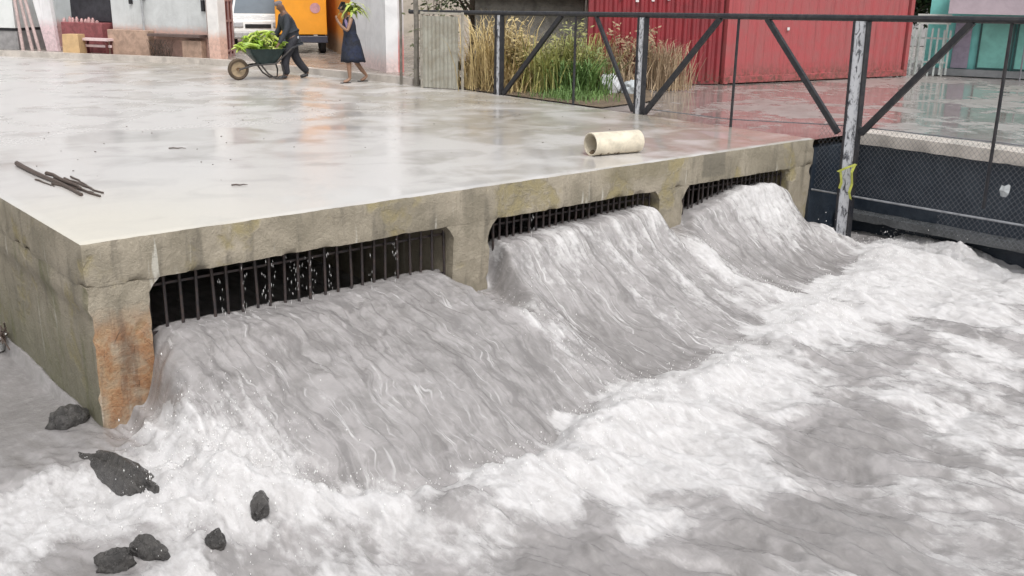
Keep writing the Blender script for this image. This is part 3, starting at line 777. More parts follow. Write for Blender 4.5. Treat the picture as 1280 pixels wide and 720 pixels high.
# zinc door with its frame at the left end of the gate
t = thing('zinc_door', 'rusty grey corrugated zinc door in a pale frame left of the dry grass', 'door', (10.35, 8.95, 0))
m.corr((10.20, 9.38), (10.56, 8.62), .02, 1.5, .095, .02, (-1, -.4), .006)
m.build('panel', plain('weathered_zinc', (.37, .36, .31), .55, .35, 3, .004, .1, (.27, .25, .20)), t, world=True)
m = MB(); m.box((10.60, 8.52, .78), (.04, .04, 1.62)); m.box((10.40, 8.96, 1.56), (.05, 1.0, .04), .44); m.box((10.2, 9.42, .78), (.05, .05, 1.62)); m.build('frame', plain('pale_timber', (.42, .39, .33), .7, .35, 8, .004), t, world=True)
m = MB(); m.box((10.395, 8.975, .80), (.02, .82, .04), .44); m.build('cross_bar', plain('pale_timber', (.42, .39, .33)), t, world=True)
for x, y, r_, h, lb in ((10.30, 9.78, .055, 2.7, 'thick weathered wooden post between the white wall and zinc door'), (10.22, 10.25, .03, 2.8, 'thin grey pole standing against the white wall end')):
    tag(MB().tube([(x, y, -.02), (x+.02, y, h*.5), (x, y+.02, h)], [r_*1.1, r_, r_*.9], 9).build('post', plain('grey_timber', (.22, .20, .17), .8, .4, 7, .01), None, True), lb, 'post')
# shrubby tangle round the post
m = MB()
for i in range(420):
    p = Vector((10.75+random.gauss(0, .22), 9.75+random.gauss(0, .28), random.uniform(.05, 2.3))); s = random.uniform(.03, .08)
    a = Vector((random.uniform(-1, 1), random.uniform(-1, 1), random.uniform(-1, 1))).normalized(); b = a.orthogonal().normalized()
    m.add([p-a*s, p+b*s*.35, p+a*s, p-b*s*.35], [(0, 1, 2, 3)])
t = thing('vine', 'dull green vine climbing behind the wooden post and zinc door', 'vine', (10.75, 9.75, 0))
m.build('leaves', leafy('dull_leaf', (.11, .13, .06), (.16, .14, .08)), t, world=True)
m = MB()
for i in range(6): m.tube([(10.7+random.uniform(-.1, .1), 9.7+random.uniform(-.1, .1), 0), (10.75+random.uniform(-.2, .2), 9.75+random.uniform(-.2, .2), 1.1), (10.75+random.uniform(-.3, .3), 9.75+random.uniform(-.3, .3), 2.2)], [.014, .01, .004], 5)
m.build('stem', M_stick, t, True, world=True)
# shack and fence behind the grass
t = thing('shack', 'low grey board shack with a sheet metal roof behind the dry grass', 'shack', (14.6, 11.0, 0))
m = MB(); m.box((0, 0, 1.0), (2.6, 2.2, 2.0), -.7); m.build('wall', plain('grey_boards', (.20, .19, .17), .8, .45, 4, .01), t)
m = MB(); m.box((-.1, -.1, 2.08), (3.2, 2.7, .06), Matrix.Rotation(-.7, 3, 'Z') @ Matrix.Rotation(.12, 3, 'X')); m.build('roof', plain('grey_roof_sheet', (.33, .32, .33), .4, .25, 2, .004), t)
def pickets(p0, p1, n, z1, label, mat, name='picket_fence'):
    t = thing(name, label, 'fence', (p0[0], p0[1], 0))
    for i in range(n):
        q = i/(n-1); x = p0[0]+(p1[0]-p0[0])*q; y = p0[1]+(p1[1]-p0[1])*q
        MB().box((x, y, z1/2), (.05, .05, z1+random.uniform(-.05, .05)), .5).build('picket', mat, t, world=True)
    c = ((p0[0]+p1[0])/2, (p0[1]+p1[1])/2); an = math.atan2(p1[1]-p0[1], p1[0]-p0[0])
    for z in (.35, z1*.8): MB().box((c[0], c[1]+.04, z), (math.dist(p0, p1), .03, .05), an).build('rail', mat, t, world=True)
pickets((15.0, 9.95), (16.2, 9.05), 17, 2.5, 'pale picket fence behind the weeds left of the red wall', plain('pale_picket', (.44, .42, .36), .7, .35, 6, .003))
tag(MB().box((17.6, 11.6, 1.1), (5.5, .12, 2.2), -.6).build('board_wall', plain('shaded_boards', (.14, .12, .10), .8, .4, 3, .01)), 'brown board wall behind the pale picket fence', 'wall')

# ------------------------------------------------------------------ red container and wall
def red(name, c, c2):
    t = NT(name); n = t.noise(2.1, 6, .6, .5); n2 = t.noise(13, 6, .7); st = t.noise(1, 5, .6, .2, t.scale(t.pos, (6, 6, .5)))
    k = t.mix(t.ramp(n, .36, .66), c, c2); k = t.mix(t.ramp(st, .56, .7, 0, .55), k, tuple(q*.5 for q in c)); k = t.mix(t.ramp(n2, .68, .78, 0, .7), k, (.5, .4, .38))
    k = t.mix(t.math('MULTIPLY', t.ramp(t.sep()[2], .55, .05), t.ramp(n2, .40, .62)), k, (.13, .06, .045)); t.bump(n2, .004); return t.out(k, .42)
M_red = red('faded_red_paint', (.38, .08, .085), (.33, .10, .10)); M_red2 = red('dark_red_paint', (.26, .028, .036), (.20, .03, .036))
def container():
    p0 = Vector((16.86, 6.52, 0)); p1 = Vector((23.1, 5.42, 0)); d = (p1-p0).normalized(); n = Vector((d.y, -d.x, 0)); L = (p1-p0).length; W = 2.44; H = 2.6
    t = thing('shipping_container', 'faded red corrugated shipping container standing in the yard', 'container', p0)
    q = lambda x, y: (p0+d*x-n*y)
    f2 = lambda v: (v.x, v.y)
    m = MB(); m.corr(f2(q(.1, .02)), f2(q(L-.1, .02)), .16, H-.12, .28, .036, f2(n)); m.corr(f2(q(.02, W-.1)), f2(q(.02, .1)), .16, H-.12, .28, .036, f2(-d)); m.corr(f2(q(L-.02, .1)), f2(q(L-.02, W-.1)), .16, H-.12, .28, .036, f2(d)); m.corr(f2(q(L-.1, W-.02)), f2(q(.1, W-.02)), .16, H-.12, .28, .036, f2(-n))
    m.build('side_panel', M_red, t, world=True)
    an = math.atan2(d.y, d.x); c = q(L/2, W/2)
    m = MB()
    for y in (.0, W):
        for z, h in ((.09, .16), (H-.06, .12)):
            k = q(L/2, y); m.box((k.x, k.y, z), (L, .10, h), an)
    for x in (.0, L):
        for z, h in ((.09, .155), (H-.06, .115)):
            k = q(x, W/2); m.box((k.x, k.y, z), (.095, W-.12, h), an)
    for x in (.0, L):
        for y in (0, W):
            k = q(x, y); m.box((k.x, k.y, H/2), (.13, .13, H+.01), an)
    m.build('frame', M_red, t, bevel=.008, world=True)
    m = MB(); m.box((c.x, c.y, H-.03), (L-.1, W-.1, .04), an); m.build('roof', M_red, t, world=True)
    m = MB(); m.box((q(1.9, -.045).x, q(1.9, -.045).y, 1.25), (.07, .02, .07), an); m.build('badge', plain('white_enamel', (.75, .73, .72)), t, world=True)
container()
t = thing('sheet_metal_wall', 'dark red ribbed metal wall left of the faded red container', 'wall', (15.5, 7.3, 0))
m = MB(); m.corr((14.05, 8.22), (16.70, 6.62), .06, 2.6, .21, .05, (-.5, -.86), .05); m.build('panel', M_red2, t, world=True)
m = MB(); m.box((15.4, 7.44, 2.64), (3.1, .10, .08), -.543); m.box((15.4, 7.44, .03), (3.1, .10, .06), -.543)
for x, y in ((14.05, 8.24), (16.70, 6.64)): m.box((x, y, 1.3), (.1, .1, 2.6), -.543)
m.build('frame', M_red2, t, world=True)
m = MB()
for i, (q, z) in enumerate(((.22, 1.95), (.34, 1.9), (.46, 1.92), (.58, 1.95))):
    x = 14.05+2.65*q; y = 8.22-1.6*q; m.box((x-.036, y-.058, z+.1), (.07, .006, .34), -.543)
m.build('paint_drip', plain('white_paint_drip', (.72, .66, .66)), t, world=True)

# ------------------------------------------------------------------ teal building
M_teal = stained_wall('teal_render', (.24, .66, .62), (.18, .52, .48), .3); M_teal2 = plain('teal_sheet_door', (.24, .60, .53), .5, .25, 1.6, .004)
t = thing('teal_building', 'teal building with metal doors and a lilac awning beyond the yard', 'building', (25.3, 3.5, 0))
u = Vector((.53, -1.17, 0)).normalized(); nv = Vector((u.y, -u.x, 0)); an = math.atan2(u.y, u.x); o0 = Vector((24.15, 6.1, 0))
if nv.x > 0: nv = -nv
def tq(a, off, z): k = o0+u*a+nv*off; return (k.x, k.y, z)
m = MB(); m.box(tq(6.75, -2.5, 1.9), (12.3, 5, 3.8), an); m.build('wall', M_teal, t, world=True)
m = MB(); m.box(tq(7.0, .10, .09), (13, .25, .18), an); m.build('plinth', plain('grey_plinth', (.26, .27, .28), .45, .3, 2, .006), t, world=True)
for a in (2.33, 3.22, 4.2, 5.2):
    f = MB(); 
    for da in (-.40, .40): f.box(tq(a+da, .04, .79), (.05, .09, 1.22), an)
    f.box(tq(a, .04, 1.425), (.85, .09, .05), an); f.box(tq(a, .04, .21), (.75, .08, .05), an)
    fo = f.build('door_frame', plain('dark_teal_steel', (.02, .075, .075), .4), t, world=True)
    m = MB(); m.box(tq(a, .03, .81), (.75, .05, 1.16), an); m.build('door', M_teal2, fo, world=True)
m = MB(); m.box(tq(6.9, .6, 2.36), (11.6, 1.2, .05), an); m.box(tq(6.9, 1.2, 2.01), (11.6, .05, .75), an); m.build('awning', plain('lilac_tarpaulin', (.43, .36, .40), .55, .2, 1.2, .006), t, world=True)
for a in (3.0, 7.4, 12): MB().tube([tq(a, 1.15, 0), tq(a, 1.15, 2.3)], .022, 8).build('awning_post', plain('grey_steel', (.2, .2, .22), .4), t, True, world=True)
m = MB(); m.box(tq(1.5, .05, .85), (.42, .06, 1.3), an); m.build('door', plain('lavender_door', (.33, .28, .36), .5), t, world=True)['label'] = 'lavender door left of the teal doors'
sg = thing('sign_board', 'white board with two dark dashes above the striped railings', 'sign', (24.1, 6.3, 1.6))
m = MB(); m.box(tq(.75, .35, 1.47), (.85, .04, .26), an); m.build('board', plain('white_board', (.70, .72, .68), .5, .12), sg, world=True)
m = MB(); m.box(tq(.58, .374, 1.50), (.24, .006, .055), an); m.box(tq(.96, .374, 1.48), (.22, .006, .055), an); m.build('lettering', plain('dark_lettering', (.04, .05, .05)), sg, world=True)
for a in (.4, 1.1): MB().box(tq(a, .345, .70), (.05, .05, 1.5), an).build('leg', plain('white_board', (.7, .72, .68)), sg, world=True)
pickets(tq(.0, .5, 0)[:2], tq(1.2, .5, 0)[:2], 9, 1.22, 'whitish railings under the white board at the teal building', plain('whitish_rail', (.5, .54, .52), .6, .3, 8, .002))

# ------------------------------------------------------------------ street side
def wall_box(m, a, b, depth, z0, z1, off=0.):
    """box whose front runs from a to b; depth goes away from the camera"""
    a = Vector((*a, 0)); b = Vector((*b, 0)); d = (b-a).normalized(); n = Vector((-d.y, d.x, 0))
    if n.y < 0: n = -n
    c = (a+b)/2+n*(depth/2+off); m.box((c.x, c.y, (z0+z1)/2), ((b-a).length, depth, z1-z0), math.atan2(d.y, d.x)); return m
M_gray = stained_wall('pale_grey_render', (.60, .62, .62), (.56, .36, .30), .85, .3)
M_grayA = stained_wall('pale_grey_render_b', (.52, .55, .56), (.50, .29, .28), .9, .3)
M_dark = plain('black_opening', (.02, .02, .024), .6)
# pale grey house with the tan base
H0, H1 = (7.85, 21.25), (9.42, 18.45)
hs = thing('house', 'pale grey house front with tan base, between red stall and white pillar', 'house', (8.6, 19.8, .115))
MB().prism([(7.9, 21.3), (9.47, 18.5), (10.85, 22.3), (9.15, 25.1)], -.05, 2.95).build('wall', M_gray, hs, world=True)
def along(q, off=0., P=(H0, H1)):
    a, b = Vector(P[0]), Vector(P[1]); d = (b-a).normalized(); n = Vector((-d.y, d.x)); n = n if n.y > 0 else -n
    k = a+(b-a)*q-n*off; return (k.x, k.y)
M_tan = plain('tan_stone_plinth', (.48, .33, .25), .6, .35, 5, .012)
wall_box(MB(), along(.0, .22), along(.44, .22), .26, 0, .80).build('plinth', M_tan, hs, bevel=.02, world=True)
wall_box(MB(), along(.78, .2), along(.98, .2), .24, 0, .58).build('plinth', M_tan, hs, bevel=.02, world=True)
wall_box(MB(), along(.46, .34), along(1.0, .34), .38, .66, .73).build('ledge', plain('dark_ledge', (.13, .09, .08), .6), hs, bevel=.006, world=True)
m = MB()
for z in (1.62, 1.83, 2.04, 2.25): wall_box(m, along(.335, .03), along(.372, .03), .09, z, z+.12)
m.build('vent', M_dark, hs, world=True)
wall_box(MB(), along(.965, .02), along(.99, .02), .08, 1.35, 1.65).build('vent', M_dark, hs, world=True)
m = MB(); m.tube([(*along(.36, .05), .75), (*along(.36, .05), 2.9)], .03, 8); m.build('downpipe', plain('grey_pipe', (.36, .37, .38), .5), hs, True, world=True)
wall_box(MB(), along(.21, .016), along(.235, .016), .08, 1.5, 1.62).build('meter_box', M_dark, hs, world=True)
MB().prism([(7.4, 21.1), (9.25, 17.95), (11.0, 22.5), (9.1, 25.5)], 2.96, 3.08).build('roof', plain('zinc_roof', (.4, .4, .41), .4, .25), hs, world=True)
m = MB(); 
for i in range(60):
    q = random.uniform(.50, .68); x, y = along(q, .28+random.uniform(0, .1)); m.tube([(x, y, .02), (x+random.uniform(-.1, .1), y+random.uniform(-.1, .1), .3), (x+random.uniform(-.2, .2), y+random.uniform(-.15, .15), .58)], [.007, .006, .003], 4)
t = thing('bare_shrub', 'leafless dark shrub under the ledge of the pale grey house', 'shrub', (*along(.6, .3), .1)); m.build('stem', M_stick, t, world=True)
t = thing('pillar', 'white gate pillar with a pinkish foot, left of the white van', 'pillar', (9.55, 18.05, .1))
m = MB(); m.box((0, 0, 1.4), (.36, .36, 2.8), -1.05); m.build('shaft', stained_wall('white_pillar', (.78, .76, .74), (.68, .46, .38), .75, .3), t, bevel=.02); m = MB(); m.box((0, 0, 2.85), (.46, .46, .1), -1.05); m.build('cap', M_kerb, t, bevel=.01)
t = thing('iron_gate', 'dark red iron gate with crossed frame beside the white pillar', 'gate', (9.95, 18.3, .1))
m = MB(); M_mar = plain('maroon_paint', (.14, .035, .035), .5, .4, 9, .003)
for q in (0, .5, 1): m.box((9.9+.42*q, 18.3+.45*q, 1.2), (.06, .06, 2.2), .8)
for z in (.3, 1.1, 1.65, 2.25): m.box((10.11, 18.525, z), (.62, .05, .06), .82)
m.build('frame', plain('pinkish_frame', (.42, .27, .26), .6, .3), t, world=True)
m = MB(); m.box((10.13, 18.56, 1.2), (.58, .012, 2.0), .82); m.build('panel', M_mar, t, world=True)
# red stall with crate and sacks, box and bench
ST0, ST1 = (7.05, 22.95), (7.75, 21.6)
t = thing('market_stall', 'red cloth-covered street stall left of the pale grey house', 'stall', (7.4, 22.3, .115))
wall_box(MB(), ST0, ST1, .8, .0, .95, -.1).build('counter', plain('red_cloth', (.32, .10, .105), .75, .4, 5, .02), t, bevel=.02, world=True)
m = MB()
for i in range(9):
    q = .06+.1*i; a = Vector(ST0).lerp(Vector(ST1), q); hb = random.uniform(.4, 1.0); m.lathe([(0, 0), (.05, 0), (.05, .10*hb), (.03, .14*hb), (.022, .17*hb), (0, .17*hb)], (a.x+random.uniform(-.03, .03), a.y+.02, .95), 8)
m.build('bottle_row', plain('pinkish_bottles', (.55, .33, .32), .3, .4, 20, 0), t, True, world=True)
o = wall_box(MB(), (7.13, 23.1), (7.82, 21.75), .5, .96, 1.62, .28).build('crate', plain('charcoal_crate', (.05, .05, .06), .5, .4, 6, .006), None, bevel=.02); tag(o, 'charcoal crate resting on the red stall under white sacks', 'crate')
sk = MB(); bm = bmesh.new(); bmesh.ops.create_icosphere(bm, subdivisions=4, radius=1)
for v in bm.verts:
    n = v.co.normalized(); k = 1+.16*mn.noise(n*2.2)+.07*mn.noise(n*5); v.co = Vector((n.x*.28*k, n.y*.62*k, n.z*.34*k))
me = bpy.data.meshes.new('white_sack'); bm.to_mesh(me); bm.free(); o = link('white_sack', me, plain('white_sacking', (.78, .78, .80), .7, .1, 14, .006), None, True, sharp=0); o.location = (7.72, 22.65, 1.93); o.rotation_euler = (0, 0, .46)
tag(o, 'bulging white sack lying on the charcoal crate', 'sack')
o = MB().box((6.92, 21.75, .115+.27), (.5, .42, .54), -.8, .93).build('cardboard_box', plain('tan_cardboard', (.56, .38, .20), .8, .2, 5, .003), None, bevel=.008); tag(o, 'tan cardboard box on the pavement in front of the red stall', 'box')
t = thing('bench', 'low pink and white slatted bench right of the cardboard box', 'bench', (7.42, 21.35, .115))
an = -1.06
for i, (k, z) in enumerate(((0, .40), (.0, .22))):
    m = MB(); m.box((0, 0, z), (1.0, .30 if i == 0 else .05, .07), an); m.build('slat', plain('pale_pink_wood', (.72, .56, .56), .6, .15, 9, .002), t, bevel=.006)
for sx in (-.42, .42):
    for sy in (-.1, .1):
        m = MB(); k = Matrix.Rotation(an, 3, 'Z') @ Vector((sx, sy, 0)); m.box((k.x, k.y, .18), (.05, .05, .365), an); m.build('leg', M_mar, t)
# grey yard wall behind stall, leaning white panel, poles and kiosk at far left
wa = MB(); wall_box(wa, (5.3, 26.3), (7.9, 22.6), .25, 0, 2.9, 1.2); tag(wa.build('yard_wall', M_grayA), 'pale grey wall with pink dado behind the red stall', 'wall')
t = MB(); p = Vector((6.62, 23.3, 0)); M3 = Matrix.Rotation(-1.05, 3, 'Z')
vs = [p+M3 @ Vector(q) for q in ((-.02, 0, .12), (.40, 0, .12), (.18, .0, 2.9), (-.62, .0, 2.9), (-.02, .12, .12), (.40, .12, .12), (.18, .12, 2.9), (-.62, .12, 2.9))]
t.add(vs, [(0, 1, 2, 3), (7, 6, 5, 4), (0, 4, 5, 1), (1, 5, 6, 2), (2, 6, 7, 3), (3, 7, 4, 0)])
tag(t.build('leaning_panel', stained_wall('white_panel', (.78, .77, .78), (.72, .56, .58), .9, .4), None, recalc=True), 'white panel leaning between the poles and the grey wall', 'panel')
for (x, y), (dx, dy), lb in (((6.08, 23.75), (-.1, .1), 'leftmost pale pole, beside the white kiosk'), ((6.30, 23.62), (-.28, .2), 'leaning pinkish pole between two straighter ones'), ((6.46, 23.5), (-.36, .3), 'pinkish leaning pole nearest the white leaning panel')):
    tag(MB().tube([(x, y, .1), (x+dx*.5, y+dy*.5, 1.5), (x+dx, y+dy, 3.0)], [.05, .045, .04], 8).build('pole', plain('pinkish_pole', (.58, .45, .43), .7, .3, 9, .005), None, True), lb, 'pole', 'poles beside the white kiosk')
t = thing('kiosk', 'white sheet metal kiosk on a grey base at the left edge', 'kiosk', (5.4, 24.4, .115))
wall_box(MB(), (3.2, 27.6), (6.0, 24.0), 2.2, .0, .66, .06).build('base', plain('grey_kiosk_base', (.34, .33, .33), .6, .3, 4, .006), t, world=True)
wall_box(MB(), (3.2, 27.6), (6.0, 24.0), 2.3, .74, 1.85).build('panel', plain('white_kiosk_panel', (.70, .72, .71), .5, .12, 2, .004), t, bevel=.01, world=True)
wall_box(MB(), (3.2, 27.6), (6.0, 24.0), 2.2, .66, .74, .04).build('gap_strip', M_dark, t, world=True)
m = MB(); wall_box(m, (3.1, 27.6), (6.0, 23.95), 2.5, 2.25, 2.33); m.build('roof', plain('grey_roof_sheet', (.33, .32, .33)), t, world=True)
m = MB()
for q in (0, .33, .66, 1): 
    a = Vector((3.25, 27.6)).lerp(Vector((5.95, 24.1)), q); m.box((a.x, a.y+.1, 2.05), (.06, .06, .42))
m.build('roof_post', M_iron, t, world=True)

# white van in the side street
def van(x, y, rz):
    t = thing('van', 'white minivan parked facing the camera behind the wheelbarrow', 'van', (x, y, .115), rz)
    W = plain('white_car_paint', (.80, .80, .79), .22, .05, 2, 0); G = plain('windscreen_glass', (.16, .19, .22), .08, .1, 3, 0)
    # outline in side view (y: 0 = nose, going back), extruded with tumblehome
    prof = [(0, .30), (-.02, .55), (.06, .88), (.75, 1.02), (1.45, 1.62), (1.75, 1.70), (3.9, 1.68), (4.15, 1.45), (4.2, .9), (4.2, .30)]
    m = MB(); n = len(prof); vs = []
    for sx in (-1, 1):
        for yy, z in prof:
            w = .82 if z < 1.05 else .82-.17*(z-1.05)/.65
            w -= .06*max(0, .35-yy)/.35
            vs.append((sx*w, yy, z))
    m.add(vs, [tuple(range(n)), tuple(reversed(range(n, 2*n)))]+[(i, i+n, (i+1) % n+n, (i+1) % n) for i in range(n)])
    m.build('body', W, t, recalc=True, bevel=.035)
    m = MB(); a0 = .80; z0 = 1.06; a1 = 1.40; z1 = 1.575; nv = Vector((0, -.65, .75))*.012
    q = lambda w, yy, z: Vector((w, yy, z))+nv
    m.add([q(-.73, a0, z0), q(.73, a0, z0), q(.62, a1, z1), q(-.62, a1, z1)], [(0, 1, 2, 3)]); o = m.build('windscreen', G, t); o.modifiers.new('s', 'SOLIDIFY').thickness = .01
    for sx in (-1, 1):
        m = MB(); vs = [Vector((sx*(.835-.17*(z-1.05)/.65 if z > 1.05 else .83), yy, z)) for yy, z in ((1.0, 1.1), (3.7, 1.1), (3.7, 1.52), (1.55, 1.55))]; m.add(vs, [(0, 1, 2, 3)]); o = m.build('side_window', G, t); o.modifiers.new('s', 'SOLIDIFY').thickness = .008
        MB().box((sx*.60, -.005, .74), (.28, .06, .15)).build('headlight', plain('headlamp_glass', (.55, .57, .6), .12, .1), t, bevel=.02)
        MB().box((sx*.92, .95, 1.12), (.14, .09, .15)).build('mirror', plain('dark_mirror', (.06, .06, .07), .3), t, bevel=.02)
        for yy in (.75, 3.35):
            m = MB(); m.lathe([(0, -.09), (.2, -.09), (.29, -.085), (.31, -.05), (.31, .05), (.29, .085), (0, .09)], (sx*.74, yy, .31), 20, Matrix.Rotation(math.pi/2, 3, 'Y')); w = m.build('wheel', plain('tyre_rubber', (.025, .025, .026), .8), t, True)
            m = MB(); m.lathe([(0, .095), (.17, .1), (.19, .09)], (sx*.74+sx*.005, yy, .31), 16, Matrix.Rotation(sx*math.pi/2, 3, 'Y')); m.build('hubcap', plain('hubcap_grey', (.4, .4, .41), .4), w, True)
    MB().box((0, -.03, .42), (1.5, .12, .2)).build('bumper', plain('grey_bumper', (.5, .5, .5), .4), t, bevel=.04)
    MB().box((0, -.012, .70), (.8, .04, .12)).build('grille', M_dark, t, bevel=.01)
van(12.6, 21.7, -.44)
# orange truck and the wall behind it
M_or = plain('orange_paint', (.86, .36, .025), .4, .12, 1.2, .003); 
t = thing('truck', 'orange truck with a dark rear bumper parked behind the man', 'truck', (12.62, 18.95, .115), -.50)
MB().box((.0, 1.6, 1.55), (1.5, 3.2, 2.0)).build('cargo_box', M_or, t, bevel=.02)
MB().box((.05, -.06, .42), (1.42, .16, .20)).build('bumper', plain('navy_bumper', (.05, .055, .085), .4), t, bevel=.02)
MB().box((.0, 1.6, .46), (.7, 3.0, .14)).build('chassis', M_dark, t)
for sx in (-.62, .62):
    for yy in (.45, 2.6):
        MB().lathe([(0, -.1), (.18, -.1), (.25, -.09), (.27, -.06), (.27, .06), (.25, .09), (0, .1)], (sx, yy, .27), 20, Matrix.Rotation(math.pi/2, 3, 'Y')).build('wheel', plain('tyre_rubber', (.02, .02, .02)), t, True)
m = MB(); m.lathe([(0, 0), (.15, 0), (.15, .012), (0, .012)], (.42, -.002, 1.32), 18, Matrix.Rotation(math.pi/2, 3, 'X')); m.build('badge', plain('pink_badge', (.60, .33, .36), .5), t, True)
m = MB(); m.box((.0, -.012, 2.42), (1.5, .02, .22)); m.build('top_band', plain('reddish_band', (.45, .13, .06), .5), t)
for sx in (-.45, -.1, .5): MB().box((sx, -.02, 1.72), (.2, .04, .05)).build('latch', M_iron, t, bevel=.006)
ow = thing('orange_wall', 'orange wall with a tan foot behind the woman', 'wall', (12.6, 17.2, .115))
wall_box(MB(), (15.2, 21.4), (12.35, 14.95), .3, -.02, 3.0).build('wall', stained_wall('orange_render', (.80, .33, .05), (.54, .36, .22), .62, .5), ow, world=True)
# white wall end, brown backdrop buildings
t = thing('white_wall', 'white rendered wall with a pink stained end, right of the woman', 'wall', (11.9, 13.2, .1))
wall_box(MB(), (12.15, 14.75), (11.30, 11.85), .35, -.02, 2.9).build('wall', stained_wall('white_render', (.80, .80, .81), (.76, .62, .60), .45, .5), t, world=True)
m = MB(); m.box((11.28, 11.95, 1.4), (.10, .34, 2.8), .28); m.build('end_post', stained_wall('pink_post', (.75, .70, .70), (.74, .30, .28), .9, .6), t, world=True)
for a, b, h, mt, lb in (((7, 40), (24, 32), 6.0, plain('brown_brick', (.23, .12, .09), .8, .35, 3, .01), 'brown building closing the side street behind the van'),
                        ((18, 30), (34, 18), 5.0, plain('cream_block', (.45, .40, .34), .8, .25, 2, .01), 'cream building behind the picket fence and container'),
                        ((27, 22), (44, 10), 5.0, plain('grey_block', (.36, .35, .35), .8, .25, 2, .01), 'grey building behind the teal one')):
    t = thing('building', lb, 'building', (*a, 0)); wall_box(MB(), a, b, 6, 0, h).build('wall', mt, t, world=True)
    wall_box(MB(), (a[0]-.3, a[1]), (b[0]+.3, b[1]), 6.6, h, h+.15, -.3).build('roof', plain('zinc_roof', (.4, .4, .41)), t, world=True)

# ------------------------------------------------------------------ people
def skin(name, V, E, mat, parent, sub=2):
    """one continuous skin grown over a skeleton: V = {joint: (pos, radius)}"""
    keys = list(V); me = bpy.data.meshes.new(name)
    bm = bmesh.new(); lay = bm.verts.layers.skin.verify(); bv = {}
    for i, k in enumerate(keys):
        v = bm.verts.new(V[k][0]); bv[k] = v; r = V[k][1]; v[lay].radius = r if isinstance(r, tuple) else (r, r); v[lay].use_root = (i == 0)
    for a, b in E: bm.edges.new((bv[a], bv[b]))
    bm.to_mesh(me); bm.free()
    o = bpy.data.objects.new(name, me); COL.objects.link(o)
    o.modifiers.new('skin', 'SKIN'); s = o.modifiers.new('sub', 'SUBSURF'); s.levels = sub; s.render_levels = sub
    dg = bpy.context.evaluated_depsgraph_get(); dg.update()
    me2 = bpy.data.meshes.new_from_object(o.evaluated_get(dg)); me2.name = name
    bpy.data.objects.remove(o); 
    return link(name, me2, mat, parent, True, sharp=0)
def chain(V, E, prev, pts, pre):
    for i, (p, r) in enumerate(pts):
        k = f'{pre}{i}'; V[k] = (p, r); E.append((prev, k)); prev = k
    return prev
def hand(V, E, wrist, dirv, side, pre, curl=.5):
    d = Vector(dirv).normalized(); s = Vector(side).normalized(); n = d.cross(s)
    w = Vector(V[wrist][0]); palm = w+d*.05; V[pre+'palm'] = (palm, (.036, .022)); E.append((wrist, pre+'palm'))
    for i, (o, l) in enumerate(((-.03, .062), (-.010, .075), (.011, .070), (.031, .054))):
        a = palm+d*.035+s*o; b = a+d*l*.5*(1-curl*.3)+n*l*.35*curl; c = b+d*l*.4*(1-curl)+n*l*.5*curl
        chain(V, E, pre+'palm', [(a, .010), (b, .0095), (c, .008)], f'{pre}f{i}_')
    a = palm-d*.015-s*.042; b = a+d*.035-s*.018+n*.02; chain(V, E, pre+'palm', [(a, .011), (b, .009)], pre+'th_')
M_skin = plain('brown_skin', (.16, .085, .055), .55, .15, 20, .001); M_hair = plain('black_hair', (.012, .011, .011), .7, .2, 40, .004)
M_navy = plain('charcoal_shirt', (.035, .04, .05), .8, .3, 12, .006, local=True); M_trs = plain('black_trousers', (.028, .028, .036), .8, .3, 12, .006, local=True)

def face(V, E, head, f, up):
    """nose, brow and jaw added to the head joint"""
    h = Vector(V[head][0]); f = Vector(f).normalized(); u = Vector(up).normalized()
    V['nose'] = (h+f*.105-u*.01, .014); E.append((head, 'nose'))
    V['jaw'] = (h+f*.045-u*.085, .05); E.append((head, 'jaw'))
    V['crown'] = (h-f*.02+u*.075, .075); E.append((head, 'crown'))
    s = f.cross(u)
    for k in (-1, 1): V[f'ear{k}'] = (h+s*k*.09-f*.01, .016); E.append((head, f'ear{k}'))

